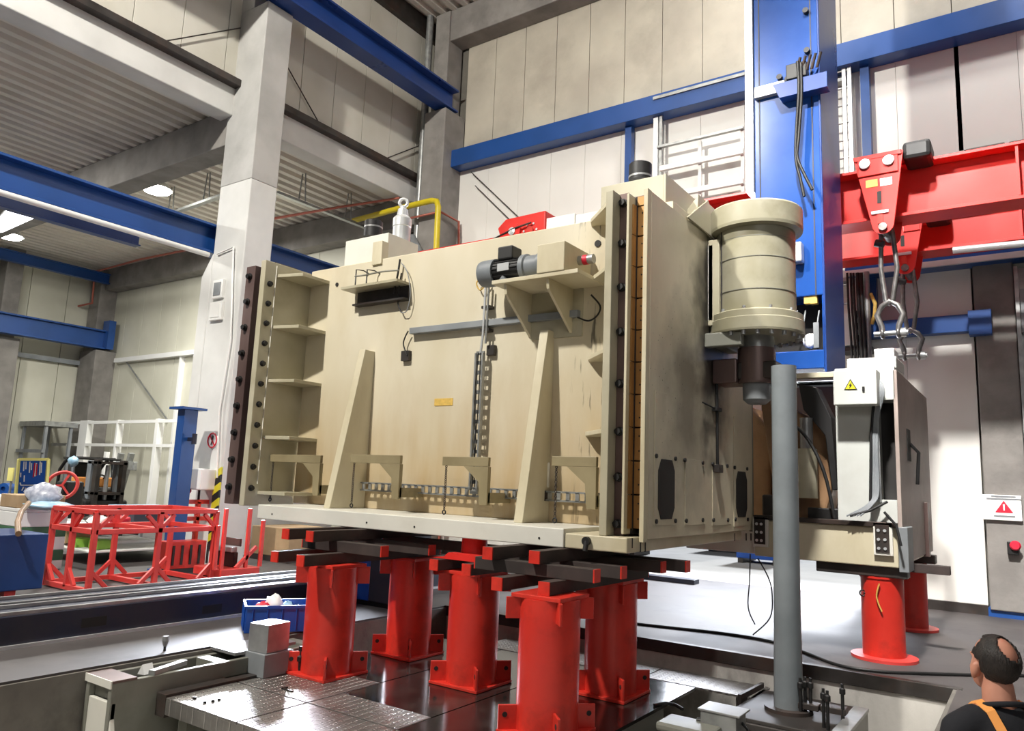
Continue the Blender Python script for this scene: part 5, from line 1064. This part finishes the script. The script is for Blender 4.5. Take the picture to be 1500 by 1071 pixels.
for k in range(7): m.bar((-14.9+.15*k, 6.75+.2*(k % 3), zt+.015), (-14.3+.12*k, 7.6+.1*(k % 2), zt+.03+.01*k), .03, .02)
tag(m.build('scrap_strips', 'alu'), 'loose bright strips lying on the work table', 'strips', kind='stuff')
for k, (x, y, mt, lb) in enumerate(((-13.25, 6.85, 'sign', 'white cloth lump at the right end of the work table'), (-13.6, 6.95, 'darksteel', 'dark metal lump at the right part of the work table'), (-13.1, 7.15, 'signred', 'red and dark lump at the right end of the work table'))):
    m = MB(); m.ell((x, y, zt+.08), .2, .15, .09, 12, 8, .25); tag(m.build('rag_heap', mt), lb, 'rag')
# stack of colour boxes left of the rack
x0, x1, y0_, y1_ = -13.6, -12.75, 5.4, 6.1
zz = 0
for k, (h, mt, lb) in enumerate(((.14, 'white', 'white'), (.16, 'dkgreen', 'lower dark green'), (.2, 'sign', 'off white'), (.16, 'dkgreen', 'upper dark green'), (.22, 'sign', 'upper white'), (.06, 'sign', 'topmost flat white'))):
    item('stacking_box', (x0, x1, y0_, y1_, zz+.002, zz+h), mt, '%s box in the tall stack left of the red rack' % lb); zz += h
item('stacking_box', (-13.5, -12.9, y0_, y1_, zz+.002, zz+.2), 'card', 'cardboard box on top of the tall stack left of the red rack')
item('stacking_box', (-14.7, -13.8, 5.3, 6.1, .002, .72), 'offwhite', 'large pale box standing beside the tall colour stack'); item('stacking_box', (-14.7, -13.8, 5.3, 6.1, .724, .94), 'sign', 'flat white box on the large pale box'); item('stacking_box', (-14.6, -14.0, 5.35, 6.0, .944, 1.08), 'white', 'white carton on the flat white box behind the navy container')
p = at(64, 725, y=5.75); m = MB(); m.ell(p+Vector((0, 0, -.02)), .32, .25, .2, 16, 10, .13); zb = zz+.202
tag(m.build('wrapped_bundle', 'wrap'), 'shiny bundle wrapped in clear plastic beside the blue board', 'bundle')
m = MB(); p = at(72, 741, y=5.6); m.ell(p, .45, .3, .06, 16, 8, .2); tag(m.build('film_sheet', 'bluewrap'), 'crumpled pale blue film below the plastic wrapped bundle', 'plastic film')
# blue board
p = [at(*q, d=14.3) for q in ((22, 738), (66, 738), (71, 673), (28, 673))]
t = thing('info_board', 'blue board with yellow frame and white lettering at left', 'board', (p[0]+p[1])/2)
nn = (p[1]-p[0]).cross(p[3]-p[0]).normalized()
MB().prism(p, nn*-.03).build('panel', 'signblue', t)
for a, c in ((0, 1), (1, 2), (2, 3), (3, 0)): MB().bar(p[a], p[c], .05, .05).build('frame_bar', 'paleyellow', t)
U = lambda u, v: p[0].lerp(p[1], u).lerp(p[3].lerp(p[2], u), v)+nn*.012
def stroke(a, c, w_, mt='sign', nm='lettering_line'): MB().bar(U(*a), U(*c), w_, .012, nn).build(nm, mt, t)
for u, v0, v1 in ((.2, .74, .95), (.27, .78, .95), (.4, .7, .95), (.46, .76, .92), (.75, .65, .95), (.8, .7, .93), (.25, .5, .64), (.12, .6, .7)): stroke((u, v0), (u-.01, v1), .016)
stroke((.15, .42), (.6, .42), .02); stroke((.15, .42), (.12, .48), .02); stroke((.2, .3), (.25, .38), .02); stroke((.3, .3), (.33, .36), .016)
stroke((.55, .6), (.56, .92), .02, 'signred', 'red_lettering'); stroke((.6, .62), (.61, .92), .016, 'sign'); stroke((.64, .64), (.64, .9), .02, 'signred', 'red_lettering')
MB().bar(p[0].lerp(p[1], .15)-Vector((0, 0, 0)), Vector((p[0].x+.1, p[0].y+.05, 0)), .05, .05).build('leg', 'paleyellow', t); MB().bar(p[1], Vector((p[1].x, p[1].y, 0)), .05, .05).build('leg', 'paleyellow', t)
q = at(15, 695, d=15.0); t = thing('paper_board', 'pale yellow sheet on a stand at the left edge', 'board', (q.x, q.y, 0)); MB().box(q.x-.12, q.x+.12, q.y, q.y+.02, q.z-.13, q.z+.13).build('sheet', 'paleyellow', t); MB().box(q.x-.02, q.x+.02, q.y+.02, q.y+.05, 0, q.z).build('pole', 'grey', t); MB().box(q.x-.2, q.x+.2, q.y-.1, q.y+.2, 0, .02).build('foot', 'grey', t)
q = at(11, 716, d=16.2); t = thing('vice', 'blue machine part on a pale cabinet at the left edge', 'vice', (q.x, q.y, 0)); MB().lathe((q.x, q.y, q.z), [(.1, -.2), (.12, -.1), (.12, .15), (.05, .16), (.05, .1)], 20, (.6, -.8, 0)).build('barrel', 'blue', t); MB().box(q.x-.4, q.x+.3, q.y-.2, q.y+.3, 0, q.z-.12).build('cabinet', 'bluewrap', t, .01)
# red handwheel
q = at(91, 711, d=15.3); t = thing('handwheel', 'large red handwheel with spokes right of the blue board', 'wheel', (q.x, q.y, 0))
n_ = Vector((.75, -.65, .35)); MB().torus(q, n_, .28, .035, 28, 8).build('rim', 'redpink', t); n_.normalize(); u = n_.orthogonal().normalized(); v = n_.cross(u)
for k in range(3): a_ = 2*math.pi*k/3+.4; MB().bar(q, q+(u*math.cos(a_)+v*math.sin(a_))*.27, .04, .03, n_).build('spoke', 'redpink', t)
MB().cyl(q, q-n_*.35, .04, n=12).build('axle', 'black', t); MB().box(q.x-.5, q.x-.1, q.y+.1, q.y+.5, 0, q.z+.08).build('housing', 'black', t, .05)
# forklift
FY = 9.2
fx = lambda px: at(px, 700, y=FY).x
fz = lambda py, px=120: at(px, py, y=FY).z
t = thing('forklift', 'dark forklift truck with overhead guard and mast at left', 'forklift', (fx(115), FY+.5, 0))
F_ = lambda mb, n, mat, bev=0.0: mb.build(n, mat, t, bev)
xa, xb = fx(80), fx(134)
zg = fz(673)
F_(MB().prism([(xa, FY, .3), (xb-.2, FY, .3), (xb-.2, FY, .8), (xa+1.3, FY, .85), (xa+1.2, FY, 1.05), (xa+.1, FY, 1.1), (xa-.05, FY, .7)], (0, 1.05, 0)), 'chassis', 'black', .04)
F_(MB().box(fx(104), fx(111), FY-.01, FY+1.06, fz(714), fz(699)), 'bonnet', 'orange', .03)
F_(MB().box(xa+.3, xa+.8, FY+.25, FY+.8, 1.1, 1.25), 'seat', 'black', .05); F_(MB().box(xa+.25, xa+.36, FY+.25, FY+.8, 1.2, 1.7), 'seat_back', 'black', .04)
for yy in (FY+.03, FY+1.0):
    F_(MB().tube([(xa+.1, yy, 1.05), (xa+.15, yy, 1.5), (xa+.35, yy, zg-.08), (xa+.5, yy, zg)], .04, 8), 'guard_post', 'black'); F_(MB().tube([(fx(100), yy, zg), (fx(103), yy, zg-.15), (fx(108), yy, .8)], .045, 8), 'guard_post', 'motorgrey')
F_(MB().box(xa+.3, fx(112), FY, FY+1.05, zg, zg+.05), 'guard_roof', 'black', .015)
for k in range(5): F_(MB().box(xa+.4, fx(110), FY+.1+.2*k, FY+.13+.2*k, zg+.05, zg+.07), 'guard_bar', 'black')
for yy in (FY+.15, FY+.78): F_(MB().box(fx(116), fx(122), yy, yy+.1, .08, fz(674)), 'mast_upright', 'motorgrey', .01); F_(MB().box(fx(125), fx(131), yy, yy+.1, .08, fz(672)), 'mast_upright', 'darksteel', .01)
F_(MB().cyl((fx(124), FY+.52, .2), (fx(124), FY+.52, fz(680)), .05, n=12), 'lift_cylinder', 'steel')
for z in (.3, 1.0, fz(675)): F_(MB().box(fx(117), fx(131), FY+.15, FY+.88, z-.06, z), 'mast_crossbar', 'darksteel')
F_(MB().box(fx(131), fx(134), FY+.1, FY+.95, .1, .6), 'fork_carriage', 'black', .01)
for yy in (FY+.25, FY+.7): F_(MB().box(fx(134), fx(134)+1.0, yy, yy+.1, .06, .1), 'fork', 'black')
for xx, r_ in ((xa+.35, .28), (xb-.45, .33)):
    for yy in (FY-.05, FY+.9): F_(MB().lathe((xx, yy, r_), [(r_*.5, 0), (r_, .03), (r_, .19), (r_*.5, .22)], 22, (0, 1, 0)), 'wheel', 'black')
q = at(107, 676, y=FY-.1); F_(MB().ell(q, .16, .1, .12, 10, 7, .2), 'cover_bag', 'bluewrap')
F_(MB().bar((fx(115), FY+.5, 1.0), (fx(111), FY+.5, 1.3), .04, .04), 'steering_column', 'black'); F_(MB().torus((fx(111), FY+.5, 1.32), (-.5, 0, .85), .17, .02, 18, 6), 'steering_wheel', 'black')
# bars leaning behind the forklift
for k, (pa, pb, mt, lb) in enumerate((((178, 664), (160, 735), 'galv', 'left bright bar leaning by the side bay wall'), ((193, 664), (171, 740), 'galv', 'right bright bar leaning by the side bay wall'), ((157, 662), (152, 700), 'white', 'short white bar leaning behind the forklift mast'))):
    a = at(*pa, y=11.3); c = at(*pb, y=11.3); dd = (c-a); e = a+dd*(a.z/(a.z-c.z)) if abs(a.z-c.z) > .1 else c
    s = tag(MB().bar(e+Vector((0, 0, .0)), a, .15, .1).build('leaning_bar', mt, None, .01), lb, 'bar', 'bars leaning by the side bay wall')
    if k == 1: MB().obox(a+Vector((.12, 0, -.35)), (.14, 0, 0), (0, .06, 0), (0, 0, .12)).build('end_fitting', 'galv', s, .02)
# white pipe frame in front of the bay wall
t = thing('guard_frame', 'white tubular guard frame along the side bay end wall', 'frame', (-23, 12.3, 0))
for z in (2.98, 2.27): MB().bar((-27.4, 12.3, z), (-17.5, 12.3, z), .09, .09).build('rail', 'white', t)
for xx, w_ in ((-25.35, .5), (-21.1, .16), (-18.6, .14), (-23.3, .1)): MB().box(xx-w_/2, xx+w_/2, 12.25, 12.45, 0, 3.05).build('post', 'white', t, .006)
t = thing('grey_stair_platform', 'grey raised walkway edge at the far left of the bay', 'platform', (-26.5, 11, 0))
MB().box(-27.4, -25.6, 11.2, 12.2, 2.8, 2.95).build('deck', 'galv', t); MB().box(-27.4, -25.6, 11.2, 11.28, 1.95, 2.05).build('rail', 'grey', t)
for xx in (-25.7, -27.2):
    for yy in (11.25, 12.0): MB().box(xx-.05, xx+.05, yy, yy+.08, 0, 2.8).build('post', 'grey', t)
# carton pallet seen right of the trolley
a = at(377, 800, y=9.4); item('wooden_crate', (a.x-.2, a.x+.9, 9.4, 10.4, .1, .62), 'card', 'wooden crate below the left end of the machine base', 'crate')
tag(MB().box(a.x-.2, a.x+.9, 9.4, 10.4, 0, .098).build('pallet', 'beamdark'), 'dark pallet under the wooden crate at the machine left end', 'pallet')
item('white_panel', (-13.5, -12.9, 9.6, 11.8, 0, 1.35), 'white', 'white cabinet standing behind the left end of the machine', 'cabinet')
# blue cabinet between the stands
t = thing('blue_cabinet', 'dark blue steel cabinet standing between the left stands', 'cabinet', (-7.05, 7.55, 0))
p = Vector((-7.15, 7.25, 0))
MB().box(p.x, p.x+.5, p.y, p.y+.6, .06, 1.0).build('body', 'navy', t, .01); MB().box(p.x-.32, p.x, p.y, p.y+.6, .06, .95).build('side_unit', 'crateblue', t, .01)
MB().box(p.x-.3, p.x+.48, p.y+.03, p.y+.6, 0, .06).build('plinth', 'black', t); MB().box(p.x+.18, p.x+.25, p.y-.01, p.y, .45, .95).build('pale_strip', 'bluewrap', t)

# ================================================================== PERSON
HC = Vector((-0.205, 4.05, .95)); FL = -0.66
fd = Vector((-.6, .8, 0)).normalized(); sd = Vector((-fd.y, fd.x, 0))     # facing, left side
def W(f_, s_, z_): return Vector((HC.x, HC.y, 0))+fd*f_+sd*s_+Vector((0, 0, z_))
def cap(m, a, b, r0_, r1_, n=12):
    a = Vector(a); b = Vector(b); k = 5
    for i in range(k+1):
        c = a.lerp(b, i/k); r_ = r0_+(r1_-r0_)*i/k; m.ell(c, r_, r_, r_, n, 8)
    m.cyl(a, b, r0_, r1_, n)
def oell(m, c, rf, rs, rz, n=20, k=14):
    o = len(m.v); m.ell((0, 0, 0), rf, rs, rz, n, k)
    for i in range(o, len(m.v)): v = m.v[i]; m.v[i] = Vector(c)+fd*v.x+sd*v.y+Vector((0, 0, v.z))
def tilt(v, ang=.14):      # head tips back a little: he is looking up at the machine
    d = v-W(-.02, 0, HC.z-.1); f_, s_, z_ = d.dot(fd), d.dot(sd), d.z
    c, s = math.cos(ang), math.sin(ang); return W(-.02, 0, HC.z-.1)+fd*(f_*c-z_*s)+sd*s_+Vector((0, 0, f_*s+z_*c))
def remesh(mb, name, mat, vox, it=6, parent=None):
    o = mb.build(name, mat, parent); r_ = o.modifiers.new('remesh', 'REMESH'); r_.mode = 'VOXEL'; r_.voxel_size = vox; r_.use_smooth_shade = True
    s_ = o.modifiers.new('smooth', 'SMOOTH'); s_.iterations = it; s_.factor = .5; return o
hz = HC.z
per = thing('person', 'balding man in black shirt with orange strap looking up at machine', 'person', (HC.x, HC.y, FL))
b = MB(); i0 = 0
oell(b, W(-.015, 0, hz+.03), .098, .078, .092); oell(b, W(.025, 0, hz-.03), .078, .066, .085); oell(b, W(.04, 0, hz-.085), .055, .052, .04); oell(b, W(.065, 0, hz-.1), .028, .03, .022)
oell(b, W(.1, 0, hz-.03), .02, .013, .028); oell(b, W(.112, 0, hz-.042), .016, .016, .013); oell(b, W(.09, 0, hz+.012), .02, .05, .014); oell(b, W(.092, 0, hz-.078), .014, .026, .012)
for s in (-1, 1): oell(b, W(-.002, s*.084, hz-.028), .022, .016, .037); oell(b, W(.004, s*.082, hz-.06), .012, .01, .014); oell(b, W(.06, s*.04, hz-.04), .025, .02, .02)
for i in range(len(b.v)): b.v[i] = tilt(b.v[i])
cap(b, W(-.03, 0, hz-.06), W(-.05, 0, hz-.2), .06, .07)
sh = hz-.215
oell(b, W(-.05, 0, sh-.1), .11, .17, .17); oell(b, W(-.045, 0, sh-.32), .105, .15, .2); oell(b, W(-.05, 0, sh-.55), .11, .155, .14)
for s in (-1, 1):
    cap(b, W(-.05, s*.1, sh-.0), W(-.055, s*.195, sh-.05), .06, .058)
    cap(b, W(-.055, s*.2, sh-.06), W(-.06, s*.25, sh-.34), .055, .042); cap(b, W(-.06, s*.25, sh-.34), W(.06, s*.24, sh-.56), .04, .028)
    hb = W(.085, s*.24, sh-.61); oell(b, hb, .035, .018, .045)
    for k in range(4): cap(b, W(.075+.018*k, s*.24, sh-.64), W(.09+.02*k, s*.235, sh-.71-(.01 if k in (1, 2) else 0)), .0095, .008, 8)
    cap(b, W(.11, s*.235, sh-.6), W(.135, s*.225, sh-.66), .011, .009, 8)
    cap(b, W(-.05, s*.085, sh-.62), W(-.03, s*.1, FL+.48), .085, .058); cap(b, W(-.03, s*.1, FL+.48), W(-.06, s*.105, FL+.1), .055, .038); oell(b, W(.0, s*.105, FL+.045), .12, .045, .042)
body = remesh(b, 'body', 'skin', .009, 5, per)
c = MB()
oell(c, W(-.05, 0, sh-.1), .125, .185, .18); oell(c, W(-.045, 0, sh-.32), .12, .165, .2); oell(c, W(-.05, 0, sh-.52), .125, .17, .13); oell(c, W(-.055, 0, sh-.02), .09, .13, .075)
for s in (-1, 1): cap(c, W(-.05, s*.11, sh-.01), W(-.055, s*.195, sh-.05), .07, .07); cap(c, W(-.055, s*.2, sh-.06), W(-.06, s*.24, sh-.26), .067, .06)
remesh(c, 'shirt', 'tshirt', .013, 6, per)
c = MB(); oell(c, W(-.05, 0, sh-.62), .13, .172, .11)
for s in (-1, 1): cap(c, W(-.05, s*.085, sh-.62), W(-.03, s*.1, FL+.48), .1, .075); cap(c, W(-.03, s*.1, FL+.48), W(-.06, s*.105, FL+.1), .073, .06)
remesh(c, 'trousers', 'trouser', .015, 6, per)
for s in (-1, 1): c = MB(); oell(c, W(.0, s*.105, FL+.05), .135, .052, .05); c.build('shoe', 'black', per)
# collar and orange strap
def ribbon(pts, w_, name, mat, thick=.007):
    # one continuous band; its width lies along the body surface
    m = MB(); pts = [Vector(p) for p in pts]; cen = W(-.05, 0, sh-.12); L_ = []; n_ = len(pts)
    for i, p in enumerate(pts):
        tg = (pts[min(i+1, n_-1)]-pts[max(i-1, 0)]).normalized(); out = (p-cen).normalized(); sdv = tg.cross(out).normalized(); out = sdv.cross(tg)
        L_.append((p-sdv*w_/2, p+sdv*w_/2, p+sdv*w_/2+out*thick, p-sdv*w_/2+out*thick))
    vs = [q for l in L_ for q in l]; fs = []
    for i in range(n_-1):
        for k in range(4): fs.append((i*4+k, i*4+(k+1) % 4, i*4+4+(k+1) % 4, i*4+4+k))
    fs += [(3, 2, 1, 0), tuple(4*(n_-1)+k for k in range(4))]
    m.add(vs, fs); return m.build(name, mat, per)
m = MB(); m.tube([W(-.045+.082*math.cos(a), .088*math.sin(a), hz-.165+.03*math.cos(a+3.14)) for a in (2*math.pi*k/20 for k in range(20))], .012, 8, True); m.build('collar', 'tshirt', per)
for s in (-1, 1):
    base = [(.085, .09, -.1), (.06, .1, -.02), (.01, .1, .045), (-.05, .098, .07), (-.11, .085, .04), (-.155, .07, -.03), (-.18, .045, -.12), (-.19, .015, -.22)]
    # rest the band on the shirt: push every point out from the spine until it clears the shirt ellipsoids
    ELL = ((Vector((-.05, 0, -.1)), (.125, .185, .18)), (Vector((-.055, 0, -.02)), (.09, .13, .075)), (Vector((-.045, 0, -.32)), (.12, .165, .2)))
    cc = Vector((-.05, 0, -.12)); pts = []
    for f_, s_, z_ in base:
        d = (Vector((f_, s_, z_))-cc).normalized(); k_ = .02
        while any(sum(((cc+d*k_-e)[i]/r[i])**2 for i in range(3)) < 1.02 for e, r in ELL) or (Vector((0, 1, 0)).dot(cc+d*k_) > .06 and ((cc+d*k_)-Vector((-.05, .11, -.01))).length < .072) and k_ < .4: k_ += .004
        q = cc+d*(k_+.003); pts.append(W(q.x, s*q.y, sh+q.z))
    ribbon(pts, .036, 'shoulder_strap', 'orange')
# hair: shell round the back and sides, open over the crown and the face
m = MB(); n, k = 44, 30; vs = {}; vid = {}
keep = []
for i in range(k+1):
    ph = math.pi*i/k
    for j in range(n):
        th = 2*math.pi*j/n; jf = 1+random.uniform(-.02, .02)
        d = Vector((math.sin(ph)*math.cos(th), math.sin(ph)*math.sin(th), math.cos(ph)))
        vs[i, j] = (tilt(W(-.018+.105*d.x*jf, .0855*d.y*jf, hz+.025+.1*d.z*jf)), d)
for i in range(k):
    for j in range(n):
        ds = sum((vs[a][1] for a in ((i, j), (i+1, j), (i+1, (j+1) % n), (i, (j+1) % n))), Vector())/4
        bald = (ds-Vector((-.62, -.22, .76))).length < .62
        face = ds.x > .42-.25*max(0, ds.z) and ds.z < .8 or ds.x > .72
        low = ds.z < (-.05 if ds.x > -.18 else -.78) or (ds.z < .12 and ds.x > .1)
        if not (bald or face or low): keep.append((i, j))
for i, j in keep:
    q = [vs[a][0] for a in ((i, j), (i+1, j), (i+1, (j+1) % n), (i, (j+1) % n))]; m.add(q, [(0, 1, 2, 3)], True)
h = m.build('hair', 'hair', per)
wd = h.modifiers.new('weld', 'WELD'); wd.merge_threshold = .0005
so_ = h.modifiers.new('solid', 'SOLIDIFY'); so_.thickness = .014; so_.offset = -.6
for s in (-1, 1):
    e = MB(); oell(e, tilt(W(.066, s*.031, hz-.005)), .012, .012, .012, 12, 8); e.build('eye', 'white', per); e = MB(); oell(e, tilt(W(.0765, s*.031, hz-.004)), .004, .006, .006, 10, 6); e.build('iris', 'black', per)
    e = MB(); oell(e, tilt(W(.074, s*.031, hz+.02)), .01, .02, .005, 10, 6); e.build('eyebrow', 'hair', per)
e = MB(); oell(e, tilt(W(.092, 0, hz-.078)), .008, .022, .006, 12, 6); e.build('lips', 'redpinkskin' if 'redpinkskin' in M else 'copper', per)
